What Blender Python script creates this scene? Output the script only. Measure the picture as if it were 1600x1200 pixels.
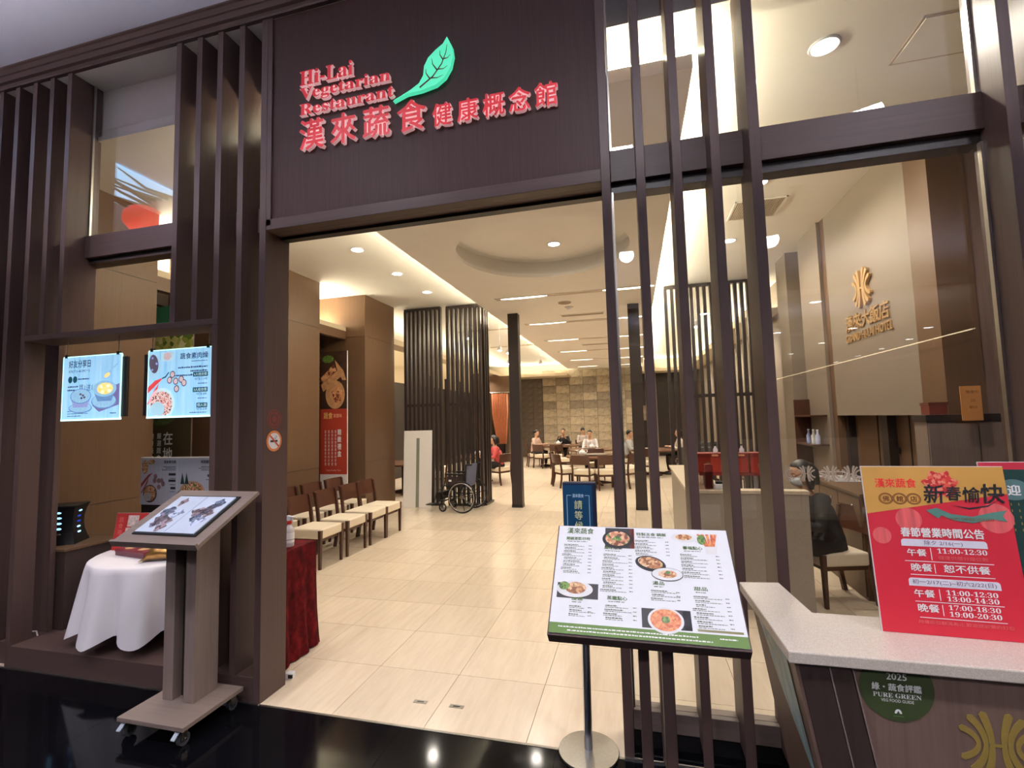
import bpy, bmesh, math, random
from mathutils import Vector, Matrix, Euler
random.seed(7)
PI = math.pi
SC = bpy.context.scene
COL = SC.collection
for _o in list(bpy.data.objects): bpy.data.objects.remove(_o)

# ------------------------------------------------------------------ camera
H = 1.75
F_PX, YAW, PITCH, ROLL = 741.66, -.248716, .073871, -.0259289
def cam_axes():
    cy, sy, cp, sp = math.cos(YAW), math.sin(YAW), math.cos(PITCH), math.sin(PITCH)
    f = Vector((sy*cp, cy*cp, sp)); r = Vector((cy, -sy, 0)); u = r.cross(f)
    c, s = math.cos(ROLL), math.sin(ROLL)
    return c*r+s*u, -s*r+c*u, f
_r, _u, _f = cam_axes()
cd = bpy.data.cameras.new('camera'); cd.sensor_width = 36; cd.lens = F_PX/1600*36
cd.clip_start = .05; cd.clip_end = 200
cam = bpy.data.objects.new('camera', cd); COL.objects.link(cam)
cam.matrix_world = Matrix(((_r.x, _u.x, -_f.x, 0), (_r.y, _u.y, -_f.y, 0), (_r.z, _u.z, -_f.z, H), (0, 0, 0, 1)))
SC.camera = cam
# ------------------------------------------------------------------ exposure, world
SC.view_settings.view_transform = 'Standard'; SC.view_settings.look = 'None'
SC.view_settings.gamma = 1; SC.view_settings.use_curve_mapping = False
SC.view_settings.exposure = 0.16
SC.cycles.max_bounces = 8; SC.cycles.diffuse_bounces = 4; SC.cycles.glossy_bounces = 4
SC.cycles.transparent_max_bounces = 12; SC.cycles.transmission_bounces = 4
SC.cycles.caustics_reflective = False; SC.cycles.caustics_refractive = False
SC.cycles.sample_clamp_indirect = 6
W = bpy.data.worlds.new('world'); SC.world = W; W.use_nodes = True
_bg = W.node_tree.nodes['Background']
_bg.inputs[0].default_value = (.62, .68, 1, 1); _bg.inputs[1].default_value = .10

def lin(c):
    return tuple((v/255/12.92 if v/255 <= .04045 else ((v/255+.055)/1.055)**2.4) for v in c)
WARM = (1, .91, .79)
COVEC = (1, .905, .66)
COOL = (.95, .93, 1)
def spot(name, loc, e, ang=140, col=WARM, rad=.08, blend=.7, aim=(0, 0, -1)):
    d = bpy.data.lights.new(name, 'SPOT'); d.energy = e; d.color = col; d.spot_size = math.radians(ang)
    d.spot_blend = blend; d.shadow_soft_size = rad
    o = bpy.data.objects.new(name, d); COL.objects.link(o); o.location = loc
    o.rotation_euler = Vector(aim).to_track_quat('-Z', 'Y').to_euler(); return o
def area(name, loc, e, sx, sy, col=WARM, aim=(0, 0, -1)):
    d = bpy.data.lights.new(name, 'AREA'); d.energy = e; d.color = col; d.shape = 'RECTANGLE'; d.size = sx; d.size_y = sy
    o = bpy.data.objects.new(name, d); COL.objects.link(o); o.location = loc
    o.rotation_euler = Vector(aim).to_track_quat('-Z', 'Y').to_euler(); return o
# spots of the downlights (the fittings themselves are built further down)
DL_LEFT = [(-3.69, 5.83), (-3.69, 7.0), (-3.70, 8.2)]
DL_LEFT2 = [(-3.69, 3.6), (-3.69, 4.7)]
DL_RIGHT = [(1.35, 3.46), (1.40, 5.4), (1.42, 7.15)]
OVAL = (-1.06, 5.93, 1.11)
DL_OVAL = [(-1.72, 5.35), (-.98, 6.45), (-.30, 5.25)]
E_DL = 90
for x, y in DL_LEFT: spot('downlight_lamp', (x, y, 4.15), E_DL*.8)
for x, y in DL_LEFT2: spot('downlight_lamp', (x, y, 4.15), E_DL*.5)
for x, y in DL_RIGHT: spot('downlight_lamp', (x, y, 4.15), E_DL*1.4, 160)
for x, y in DL_OVAL: spot('downlight_lamp', (x, y, 4.10), E_DL*.5)
SLOTS = [8.08, 10.5, 12.93, 15.3, 17.7, 20.1]
for y in SLOTS:
    for x in (-1.8, .0): spot('slot_lamp', (x, y, 3.88), 92, 140)
for y in (10.6, 13.2, 15.8, 18.4):
    spot('track_lamp', (-3.9, y, 3.6), 190, 140); spot('track_lamp', (2.0, y, 3.6), 190, 140)
    spot('track_lamp', (-6.0, y, 3.6), 130, 140)
# mall lamps (cool)
for x in (-5.2, -2.6, 0.0, 2.4):
    for y in (-3.2, .3):
        spot('mall_lamp', (x, y, 4.70), 170, 150, COOL, .13, aim=(0, .1, -1))

# ------------------------------------------------------------------ materials
def newmat(name):
    m = bpy.data.materials.new(name); m.use_nodes = True
    nt = m.node_tree; b = nt.nodes['Principled BSDF']; return m, nt, b
def ramp(nt, stops):
    r = nt.nodes.new('ShaderNodeValToRGB'); e = r.color_ramp.elements
    while len(e) < len(stops): e.new(.5)
    for q, (p, c) in zip(e, stops): q.position = p; q.color = (*c, 1)
    return r
def coords(nt, scale=(1, 1, 1), kind='Object'):
    t = nt.nodes.new('ShaderNodeTexCoord'); mp = nt.nodes.new('ShaderNodeMapping')
    mp.inputs['Scale'].default_value = scale; nt.links.new(t.outputs[kind], mp.inputs[0]); return mp.outputs[0]
def noise(nt, vec, scale, detail=3, rough=.55):
    n = nt.nodes.new('ShaderNodeTexNoise'); n.inputs['Scale'].default_value = scale
    n.inputs['Detail'].default_value = detail; n.inputs['Roughness'].default_value = rough
    nt.links.new(vec, n.inputs['Vector']); return n.outputs['Fac']
def M(name, c, rough=.5, metal=0, var=.06, scale=30, stretch=(1, 1, 1), bump=0, spec=.5, emit=None, es=1, coat=0):
    """Plain colour with a little procedural variation."""
    m, nt, b = newmat(name); c = lin(c)
    v = coords(nt, stretch); f = noise(nt, v, scale)
    r = ramp(nt, [(.3, tuple(x*(1-var) for x in c)), (.7, tuple(min(1, x*(1+var)) for x in c))])
    nt.links.new(f, r.inputs[0]); nt.links.new(r.outputs[0], b.inputs['Base Color'])
    b.inputs['Roughness'].default_value = rough; b.inputs['Metallic'].default_value = metal
    b.inputs['Specular IOR Level'].default_value = spec; b.inputs['Coat Weight'].default_value = coat
    if bump:
        bp = nt.nodes.new('ShaderNodeBump'); bp.inputs['Strength'].default_value = bump; bp.inputs['Distance'].default_value = .01
        nt.links.new(f, bp.inputs['Height']); nt.links.new(bp.outputs[0], b.inputs['Normal'])
    if emit:
        nt.links.new(r.outputs[0], b.inputs['Emission Color']) if emit is True else setattr(b.inputs['Emission Color'], 'default_value', (*lin(emit), 1))
        b.inputs['Emission Strength'].default_value = es
    return m
def EM(name, c, s):
    m, nt, b = newmat(name); b.inputs['Base Color'].default_value = (.8, .8, .8, 1)
    b.inputs['Emission Color'].default_value = (*c, 1); b.inputs['Emission Strength'].default_value = s; return m
def WOOD(name, c, rough=.45, var=.14, axis='z', fine=1, kind='Object', spec=.5):
    st = {'z': (60, 60, 1.6), 'x': (1.6, 60, 60), 'y': (60, 1.6, 60)}[axis]
    m, nt, b = newmat(name); c = lin(c)
    v = coords(nt, tuple(q*fine for q in st), kind); f = noise(nt, v, 1.0, 5, .65)
    r = ramp(nt, [(.25, tuple(x*(1-var) for x in c)), (.5, c), (.8, tuple(min(1, x*(1+var)) for x in c))])
    nt.links.new(f, r.inputs[0]); nt.links.new(r.outputs[0], b.inputs['Base Color'])
    b.inputs['Roughness'].default_value = rough; b.inputs['Specular IOR Level'].default_value = spec
    bp = nt.nodes.new('ShaderNodeBump'); bp.inputs['Strength'].default_value = .12; bp.inputs['Distance'].default_value = .004
    nt.links.new(f, bp.inputs['Height']); nt.links.new(bp.outputs[0], b.inputs['Normal'])
    return m
def SPECK(name, cols, scale=140, rough=.3, bump=0):
    """voronoi-speckled (stone, food, foliage prints)."""
    m, nt, b = newmat(name)
    v = coords(nt); vo = nt.nodes.new('ShaderNodeTexVoronoi'); vo.inputs['Scale'].default_value = scale
    nt.links.new(v, vo.inputs['Vector'])
    sp = nt.nodes.new('ShaderNodeSeparateColor'); nt.links.new(vo.outputs['Color'], sp.inputs[0])
    n = len(cols); r = ramp(nt, [(i/n, lin(c)) for i, c in enumerate(cols)]); r.color_ramp.interpolation = 'CONSTANT'
    nt.links.new(sp.outputs[0], r.inputs[0]); nt.links.new(r.outputs[0], b.inputs['Base Color'])
    b.inputs['Roughness'].default_value = rough; return m
def GLASS(name, tint=(.985, .99, .985), refl=1.0, rough=0.0):
    m = bpy.data.materials.new(name); m.use_nodes = True; nt = m.node_tree; nt.nodes.clear()
    o = nt.nodes.new('ShaderNodeOutputMaterial'); mx = nt.nodes.new('ShaderNodeMixShader')
    t = nt.nodes.new('ShaderNodeBsdfTransparent'); t.inputs[0].default_value = (*tint, 1)
    g = nt.nodes.new('ShaderNodeBsdfGlossy'); g.inputs['Roughness'].default_value = rough; g.inputs[0].default_value = (1, 1, 1, 1)
    fr = nt.nodes.new('ShaderNodeFresnel'); geo = nt.nodes.new('ShaderNodeNewGeometry'); ior = nt.nodes.new('ShaderNodeMapRange'); ior.inputs[3].default_value = 1.5; ior.inputs[4].default_value = 1/1.5
    nt.links.new(geo.outputs['Backfacing'], ior.inputs[0]); nt.links.new(ior.outputs[0], fr.inputs[0])
    mu = nt.nodes.new('ShaderNodeMath'); mu.operation = 'MULTIPLY'; mu.inputs[1].default_value = refl; mu.use_clamp = True
    nt.links.new(fr.outputs[0], mu.inputs[0]); nt.links.new(mu.outputs[0], mx.inputs[0])
    nt.links.new(t.outputs[0], mx.inputs[1]); nt.links.new(g.outputs[0], mx.inputs[2]); nt.links.new(mx.outputs[0], o.inputs[0]); return m
def TILE(name, c, streak, rough, axis='y', var=.07, coat=0):
    m, nt, b = newmat(name); c = lin(c); s2 = lin(streak)
    v = coords(nt, (9, 1.1, 1) if axis == 'y' else (3, 3, 1), 'Object')
    oi = nt.nodes.new('ShaderNodeObjectInfo'); ad = nt.nodes.new('ShaderNodeVectorMath'); ad.operation = 'ADD'
    nt.links.new(v, ad.inputs[0]); sc_ = nt.nodes.new('ShaderNodeMath'); sc_.operation = 'MULTIPLY'; sc_.inputs[1].default_value = 40
    nt.links.new(oi.outputs['Random'], sc_.inputs[0]); nt.links.new(sc_.outputs[0], ad.inputs[1])
    f = noise(nt, ad.outputs[0], 2.2, 6, .68)
    r = ramp(nt, [(.28, s2), (.55, c), (.8, tuple(min(1, x*1.06) for x in c))]); nt.links.new(f, r.inputs[0])
    hs = nt.nodes.new('ShaderNodeHueSaturation'); mr = nt.nodes.new('ShaderNodeMapRange')
    mr.inputs[3].default_value = 1-var; mr.inputs[4].default_value = 1+var*.4
    nt.links.new(oi.outputs['Random'], mr.inputs[0]); nt.links.new(mr.outputs[0], hs.inputs['Value'])
    nt.links.new(r.outputs[0], hs.inputs['Color']); nt.links.new(hs.outputs[0], b.inputs['Base Color'])
    b.inputs['Roughness'].default_value = rough; b.inputs['Coat Weight'].default_value = coat; b.inputs['Coat Roughness'].default_value = .05
    return m
m_facade = WOOD('facade_wood', (82, 64, 59), .42, spec=.3)
m_facade_x = WOOD('facade_wood_horizontal', (82, 64, 59), .42, axis='x', spec=.3)
m_panel = WOOD('header_wood', (66, 46, 42), .5, .22, fine=1.6, spec=.2)
m_pier = WOOD('brown_wall_wood', (100, 76, 57), .38, .10, fine=.7, spec=.3)
m_walnut = WOOD('walnut', (70, 41, 29), .3, .2, fine=.7)
m_walnut_x = WOOD('walnut_horizontal', (74, 43, 30), .3, .2, 'x', .7)
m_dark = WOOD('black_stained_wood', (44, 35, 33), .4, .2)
m_lect = WOOD('taupe_wood', (128, 112, 103), .45, .16)
m_lect_x = WOOD('taupe_wood_horizontal', (128, 112, 103), .42, .16, 'x')
m_cab = WOOD('reception_wood', (118, 95, 84), .42, .2)
m_ceil = M('ceiling_paint', (234, 229, 221), .8, var=.015, scale=3)
m_mallceil = M('mall_ceiling_paint', (222, 221, 234), .8, var=.02, scale=2)
m_tile = TILE('travertine_tile', (222, 205, 181), (212, 193, 168), .2)
m_grout = M('grout', (112, 94, 76), .9)
m_granite = M('black_granite', (10, 10, 14), .08, var=.4, scale=350, spec=.1)
m_alu = M('brushed_aluminium', (190, 186, 180), .3, 1, .05, 60)
m_chrome = M('chrome', (215, 218, 224), .2, 1, .02)
m_steel = M('satin_steel', (150, 146, 140), .32, 1, .06, 90)
m_black = M('black_plastic', (18, 18, 20), .4)
m_rubber = M('black_rubber', (20, 20, 21), .7)
m_white = M('white_board', (228, 224, 218), .5, var=.02)
m_paper = M('white_print', (232, 232, 236), .55, var=.015)
m_ink = M('black_ink', (30, 28, 32), .6)
m_cream = M('cream_vinyl', (226, 212, 188), .55, var=.04, scale=60, bump=.08)
m_stone = SPECK('quartz_counter_stone', [(205, 192, 176), (214, 201, 186), (221, 210, 197), (209, 197, 182)], 420, .22)
m_greystone = SPECK('grey_stone', [(150, 140, 128), (158, 148, 135), (165, 154, 141)], 300, .4)
m_gold = M('brushed_gold', (196, 160, 92), .35, .9, .05, 80)
m_goldp = M('gold_print', (164, 138, 70), .5, .2, .05, 80)
m_cove = EM('cove_light', COVEC, 140)
m_lamp = EM('lamp_glow', (1, .9, .74), 28)
m_coollamp = EM('mall_lamp_glow', (.9, .95, 1), 22)
m_glass = GLASS('shop_glass')
m_skin = M('skin', (205, 160, 130), .55, var=.04)
m_hair = M('black_hair', (22, 18, 17), .45, var=.3, scale=80, stretch=(1, 1, .2))
m_red = M('sign_red', (200, 40, 52), .5, var=.04)
m_white_l = M('white_ink', (240, 238, 236), .6, var=.01)

# ------------------------------------------------------------------ mesh helpers
class MB:
    def __init__(s): s.v = []; s.f = []
    def add(s, vs, fs):
        n = len(s.v); s.v += [tuple(p) for p in vs]; s.f += [tuple(i+n for i in q) for q in fs]; return s
    def box(s, x0, x1, y0, y1, z0, z1):
        return s.add([(x0, y0, z0), (x1, y0, z0), (x1, y1, z0), (x0, y1, z0), (x0, y0, z1), (x1, y0, z1), (x1, y1, z1), (x0, y1, z1)],
                     [(0, 3, 2, 1), (4, 5, 6, 7), (0, 1, 5, 4), (1, 2, 6, 5), (2, 3, 7, 6), (3, 0, 4, 7)])
    def hexa(s, b, t):
        return s.add(list(b)+list(t), [(0, 3, 2, 1), (4, 5, 6, 7), (0, 1, 5, 4), (1, 2, 6, 5), (2, 3, 7, 6), (3, 0, 4, 7)])
    def tube(s, pts, rad, n=10, cap=True, flat=None):
        pts = [Vector(p) for p in pts]; k = len(pts)
        rad = rad if isinstance(rad, (list, tuple)) else [rad]*k
        closed = False; rings = []; up = None
        for i, p in enumerate(pts):
            d = (pts[min(i+1, k-1)]-pts[max(i-1, 0)]).normalized()
            if up is None:
                up = Vector((0, 0, 1)) if abs(d.z) < .9 else Vector((0, 1, 0))
            a = d.cross(up).normalized(); b = a.cross(d).normalized(); up = b
            fl = flat or (1, 1)
            rings.append([p+a*math.cos(t)*rad[i]*fl[0]+b*math.sin(t)*rad[i]*fl[1] for t in (2*PI*j/n for j in range(n))])
        vs = [q for r in rings for q in r]
        fs = [(i*n+j, i*n+(j+1) % n, (i+1)*n+(j+1) % n, (i+1)*n+j) for i in range(k-1) for j in range(n)]
        if cap: fs += [tuple(range(n-1, -1, -1)), tuple((k-1)*n+j for j in range(n))]
        return s.add(vs, fs)
    def ring(s, c, R, r, axis='y', n=32, m=8):
        vs, fs = [], []
        for i in range(n):
            t = 2*PI*i/n
            for j in range(m):
                u = 2*PI*j/m; q = R+r*math.cos(u); a, b, w = q*math.cos(t), q*math.sin(t), r*math.sin(u)
                vs.append({'y': (c[0]+a, c[1]+w, c[2]+b), 'z': (c[0]+a, c[1]+b, c[2]+w), 'x': (c[0]+w, c[1]+a, c[2]+b)}[axis])
        for i in range(n):
            for j in range(m):
                fs.append((i*m+j, ((i+1) % n)*m+j, ((i+1) % n)*m+(j+1) % m, i*m+(j+1) % m))
        return s.add(vs, fs)
    def lathe(s, prof, c=(0, 0, 0), n=24, wave=None, cap=True):
        vs = []
        for r, z in prof:
            for j in range(n):
                t = 2*PI*j/n; q = r*(1+(wave(t, z) if wave else 0)); vs.append((c[0]+q*math.cos(t), c[1]+q*math.sin(t), c[2]+z))
        k = len(prof)
        fs = [(i*n+j, i*n+(j+1) % n, (i+1)*n+(j+1) % n, (i+1)*n+j) for i in range(k-1) for j in range(n)]
        if cap: fs += [tuple(range(n-1, -1, -1)), tuple((k-1)*n+j for j in range(n))]
        return s.add(vs, fs)
    def ell(s, c, r, nu=16, nv=10):
        vs = [(c[0], c[1], c[2]-r[2])]
        for i in range(1, nv):
            p = -PI/2+PI*i/nv
            for j in range(nu):
                t = 2*PI*j/nu; vs.append((c[0]+r[0]*math.cos(p)*math.cos(t), c[1]+r[1]*math.cos(p)*math.sin(t), c[2]+r[2]*math.sin(p)))
        vs.append((c[0], c[1], c[2]+r[2])); L = len(vs)-1; fs = []
        for j in range(nu): fs.append((0, 1+(j+1) % nu, 1+j))
        for i in range(nv-2):
            for j in range(nu):
                a = 1+i*nu; fs.append((a+j, a+(j+1) % nu, a+nu+(j+1) % nu, a+nu+j))
        a = 1+(nv-2)*nu
        for j in range(nu): fs.append((a+j, a+(j+1) % nu, L))
        return s.add(vs, fs)
    def prism(s, poly, y0, y1):
        """poly in (x, z); front at y0."""
        n = len(poly); vs = [(x, y0, z) for x, z in poly]+[(x, y1, z) for x, z in poly]
        return s.add(vs, [tuple(range(n)), tuple(range(2*n-1, n-1, -1))]+[(i, i+n, (i+1) % n+n, (i+1) % n) for i in range(n)])
    def slab(s, poly, z0, z1):
        n = len(poly); vs = [(x, y, z0) for x, y in poly]+[(x, y, z1) for x, y in poly]
        return s.add(vs, [tuple(range(n-1, -1, -1)), tuple(range(n, 2*n))]+[(i, (i+1) % n, (i+1) % n+n, i+n) for i in range(n)])
    def xf(s, mat):
        s.v = [tuple(mat @ Vector(p)) for p in s.v]; return s
    def mesh(s, name, mat, smooth=False):
        me = bpy.data.meshes.new(name); me.from_pydata(s.v, [], s.f); me.validate()
        bm = bmesh.new(); bm.from_mesh(me); bmesh.ops.recalc_face_normals(bm, faces=bm.faces); bm.to_mesh(me); bm.free()
        if mat: me.materials.append(mat)
        if smooth: me.shade_smooth() if hasattr(me, 'shade_smooth') else [setattr(p, 'use_smooth', True) for p in me.polygons]
        return me
    def build(s, name, mat, parent=None, smooth=False, loc=None, bevel=0, auto=None, seg=2):
        me = s.mesh(name, mat, smooth)
        if auto is not None:
            try: me.set_sharp_from_angle(angle=math.radians(auto))
            except Exception: pass
        o = bpy.data.objects.new(name, me); COL.objects.link(o)
        if parent: o.parent = parent
        if loc: o.location = loc
        if bevel:
            b = o.modifiers.new('bevel', 'BEVEL'); b.width = bevel; b.segments = seg; b.limit_method = 'ANGLE'; b.angle_limit = .6
        return o
def link(name, me, parent=None, loc=(0, 0, 0), rot=(0, 0, 0)):
    o = bpy.data.objects.new(name, me); COL.objects.link(o); o.location = loc; o.rotation_euler = rot
    if parent: o.parent = parent
    return o
def tag(o, label=None, cat=None, group=None, kind=None):
    if label: o['label'] = label
    if cat: o['category'] = cat
    if group: o['group'] = group
    if kind: o['kind'] = kind
    return o
def thing(name, label, cat, loc=(0, 0, 0), rz=0, group=None, tilt=0):
    o = bpy.data.objects.new(name, None); o.empty_display_size = .1; COL.objects.link(o)
    o.location = loc; o.rotation_euler = (tilt, 0, rz); return tag(o, label, cat, group)
def struct(name, loc=(0, 0, 0)):
    o = bpy.data.objects.new(name, None); o.empty_display_size = .1; COL.objects.link(o); o.location = loc
    o['kind'] = 'structure'; return o
def dup(root, loc, rz=0, label=None, group=None):
    r = root.copy(); COL.objects.link(r); r.location = loc; r.rotation_euler = (0, 0, rz)
    if label: r['label'] = label
    if group: r['group'] = group
    for ch in list(root.children):
        c = ch.copy(); COL.objects.link(c); c.parent = r
        for g in list(ch.children):
            d = g.copy(); COL.objects.link(d); d.parent = c
    return r
def box(name, m, b, parent=None, bevel=0):
    return MB().box(*b).build(name, m, parent, bevel=bevel)
def emesh(o, name):
    dg = bpy.context.evaluated_depsgraph_get(); return bpy.data.meshes.new_from_object(o.evaluated_get(dg))

# ------------------------------------------------------------------ lettering
_tc = {}
def mbold(s):
    r = ''
    for c in s:
        if 'A' <= c <= 'Z': r += chr(0x1D400+ord(c)-65)
        elif 'a' <= c <= 'z': r += chr(0x1D41A+ord(c)-97)
        elif '0' <= c <= '9': r += chr(0x1D7CE+ord(c)-48)
        else: r += c
    return r
def text_raw(s, ex=0, off=0, space=1.0):
    k = (s, ex, off, space)
    if off and k not in _tc:
        vs, fs = text_raw(s, ex, 0, space); V, Fc = [], []
        for q, (dx, dy) in enumerate(((-off, 0), (off, 0), (0, off*.7), (0, -off*.7))):
            n = len(V); V += [(a+dx, b+dy, c+.006*q) for a, b, c in vs]; Fc += [tuple(i+n for i in f) for f in fs]
        _tc[k] = (V, Fc)
    if k not in _tc:
        c = bpy.data.curves.new('lettering', 'FONT'); c.body = s; c.size = 1; c.extrude = ex; c.resolution_u = 2
        c.space_character = space
        o = bpy.data.objects.new('lettering', c); COL.objects.link(o)
        me = emesh(o, 'lettering'); bpy.data.objects.remove(o); bpy.data.curves.remove(c)
        _tc[k] = ([tuple(v.co) for v in me.vertices], [tuple(p.vertices) for p in me.polygons]); bpy.data.meshes.remove(me)
    return _tc[k]
def pr_text(parent, s, u, v, h, m, w=None, align='l', y=-.0012, off=0, name='lettering', ex=0, vertical=False, shear=0):
    """print text on a sheet: local x right, z up, front at -y. h: height of the letters' box; w: total width if given."""
    if vertical:
        mb = MB(); vs_all = []
        for i, c in enumerate(s):
            vs, fs = text_raw(c, ex, off)
            if not vs: continue
            cx = (min(p[0] for p in vs)+max(p[0] for p in vs))/2; cz = (min(p[1] for p in vs)+max(p[1] for p in vs))/2
            q = (w or h)
            mb.add([((p[0]-cx)*q, y-p[2]*h, -(i+.5)*h*1.12+(p[1]-cz)*h) for p in vs], fs)
        o = mb.build(name, m, parent); o.location = (u, 0, v); return o
    vs, fs = text_raw(s, ex, off)
    if not vs: return None
    x0, x1 = min(p[0] for p in vs), max(p[0] for p in vs); z0, z1 = min(p[1] for p in vs), max(p[1] for p in vs)
    sz = h/max(z1-z0, .3); sx = w/(x1-x0) if w else sz
    sh = {'l': 0, 'c': -(x1-x0)*sx/2, 'r': -(x1-x0)*sx}[align]
    mb = MB().add([((p[0]-x0)*sx+sh+shear*(p[1]-z0)*sz, y-p[2]*sz, (p[1]-z0)*sz) for p in vs], fs)
    o = mb.build(name, m, parent); o.location = (u, 0, v); return o
def pr_poly(parent, pts, m, y=-.0008, name='print'):
    mb = MB(); mb.add([(x, y, z) for x, z in pts], [tuple(range(len(pts)))]); return mb.build(name, m, parent)
def pr_rect(parent, x0, x1, z0, z1, m, y=-.0008, name='print'):
    return pr_poly(parent, [(x0, z0), (x1, z0), (x1, z1), (x0, z1)], m, y, name)
def pr_ell(parent, cx, cz, rx, rz, m, y=-.0008, name='print', n=28, rot=0):
    c, s = math.cos(rot), math.sin(rot)
    return pr_poly(parent, [(cx+rx*math.cos(2*PI*i/n)*c-rz*math.sin(2*PI*i/n)*s, cz+rx*math.cos(2*PI*i/n)*s+rz*math.sin(2*PI*i/n)*c) for i in range(n)], m, y, name)
def pr_lines(parent, rects, m, y=-.0008, name='small_print'):
    mb = MB()
    for x0, x1, z0, z1 in rects: mb.add([(x0, y, z0), (x1, y, z0), (x1, y, z1), (x0, y, z1)], [(0, 1, 2, 3)])
    return tag(mb.build(name, m, parent), kind='stuff')
def fine_text(rnd, x0, x1, z, h, word=.010):
    """tiny unreadable lettering: short dashes of uneven width."""
    out = []; x = x0
    while x < x1:
        w = min(word*rnd.uniform(.4, 1.6), x1-x); out.append((x, x+w*.8, z, z+h*rnd.uniform(.7, 1))); x += w
    return out
# ================================================================== SETTING
# ---- restaurant floor: tiles 0.6 x 0.578 in the near zone, jointed material beyond
fl = struct('floor')
m_floor_far, _nt, _b = newmat('travertine_floor')
_v = coords(_nt); _br = _nt.nodes.new('ShaderNodeTexBrick'); _br.offset = 0
_br.inputs['Scale'].default_value = 1; _br.inputs['Brick Width'].default_value = .6; _br.inputs['Row Height'].default_value = .578
_br.inputs['Mortar Size'].default_value = .003
_br.inputs['Color1'].default_value = (*lin((224, 207, 183)), 1); _br.inputs['Color2'].default_value = (*lin((218, 200, 175)), 1)
_br.inputs['Mortar'].default_value = (*lin((176, 156, 130)), 1)
_nt.links.new(_v, _br.inputs[0]); _nt.links.new(_br.outputs[0], _b.inputs['Base Color']); _b.inputs['Roughness'].default_value = .22
TX0, TY0, TDX, TDY = -5.457, 2.629, .602, .578
NR, NC = 12, 14
box('floor_bed', m_grout, (-9, 9, 2.625, TY0+NR*TDY, -.06, -.004), fl)
box('far_floor', m_floor_far, (-9, 9, TY0+NR*TDY, 24, -.06, 0), fl)
box('side_floor', m_floor_far, (TX0+NC*TDX, 9, 2.625, TY0+NR*TDY, -.05, 0), fl)
box('side_floor', m_floor_far, (-9, TX0, 2.625, TY0+NR*TDY, -.05, 0), fl)
_tm = MB().box(.0018, TDX-.0018, .0018, TDY-.0018, -.004, 0).mesh('tile', m_tile)
for i in range(NC):
    for j in range(NR): link('tile', _tm, fl, (TX0+i*TDX, TY0+j*TDY, 0))
# ---- mall floor: polished black granite slabs
mf = struct('floor_mall')
box('floor_bed', m_black, (-14, 14, -40, 2.612, -.08, -.004), mf)
_gm = MB().box(.0008, .8992, .0008, .8992, -.004, 0).mesh('granite_slab', m_granite)
for i in range(12):
    for j in range(5): link('granite_slab', _gm, mf, (-2.27+(i-6)*.9, 1.72-j*.9, 0))
box('far_granite', m_granite, (-14, 14, -40, -1.88, -.06, 0), mf)
box('side_granite', m_granite, (3.13, 12, -1.88, 2.62, -.06, 0), mf)
box('side_granite', m_granite, (-12, -7.67, -1.88, 2.62, -.06, 0), mf)
box('threshold_strip', m_alu, (-9, -2.36, 2.612, 2.625, -.02, .006), mf)
box('threshold_strip', m_alu, (-.12, 6, 2.612, 2.625, -.02, .006), mf)
box('threshold_strip', m_steel, (-2.36, -.12, 2.612, 2.626, -.02, .002), mf)

# ---- ceilings
ce = struct('ceiling')
box('left_ceiling', m_ceil, (-7, .46, 2.93, 24, 4.2, 4.3), ce)
box('right_ceiling', m_ceil, (.46, 6.5, 2.93, 24, 4.2, 4.3), ce)
# dropped soffit with a round hole
SX0, SX1, SY0, SY1 = -2.73, .45, 3.0, 21.3
def soffit():
    bm = bmesh.new(); cx, cy, R = OVAL; n = 48
    ys = SY0, cy+1.7
    outer = [(SX0, ys[0]), (SX1, ys[0]), (SX1, ys[1]), (SX0, ys[1])]
    out = []
    for i in range(n):
        t = 2*PI*i/n; dx, dy = math.cos(t), math.sin(t)
        ks = []
        if dx > 1e-9: ks.append((SX1-cx)/dx)
        if dx < -1e-9: ks.append((SX0-cx)/dx)
        if dy > 1e-9: ks.append((ys[1]-cy)/dy)
        if dy < -1e-9: ks.append((ys[0]-cy)/dy)
        k = min(ks); out.append((cx+k*dx, cy+k*dy))
    mb = MB()
    vs = [(x, y, 3.9) for x, y in out]+[(cx+R*math.cos(2*PI*i/n), cy+R*math.sin(2*PI*i/n), 3.9) for i in range(n)]
    mb.add(vs, [(i, (i+1) % n, (i+1) % n+n, i+n) for i in range(n)])
    # fill the rectangle's corners
    for qx, qy in outer:
        i = min(range(n), key=lambda a: (out[a][0]-qx)**2+(out[a][1]-qy)**2)
        for a, b in ((i, (i+1) % n), (i-1, i)):
            p, q = out[a], out[b]
            if abs(p[0]-q[0]) > 1e-6 and abs(p[1]-q[1]) > 1e-6: mb.add([(*p, 3.9), (*q, 3.9), (qx, qy, 3.9)], [(0, 1, 2)])
    # fascia and top around
    x0, x1, y0, y1 = SX0, SX1, SY0, SY1
    mb.add([(x0, ys[1], 3.9), (x1, ys[1], 3.9), (x1, y1, 3.9), (x0, y1, 3.9)], [(0, 1, 2, 3)])
    mb.add([(x0, y0, 3.9), (x1, y0, 3.9), (x1, y1, 3.9), (x0, y1, 3.9), (x0, y0, 3.99), (x1, y0, 3.99), (x1, y1, 3.99), (x0, y1, 3.99)],
           [(0, 1, 5, 4), (1, 2, 6, 5), (2, 3, 7, 6), (3, 0, 4, 7)])
    o = mb.build('dropped_soffit', m_ceil, ce)
soffit()
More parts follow.
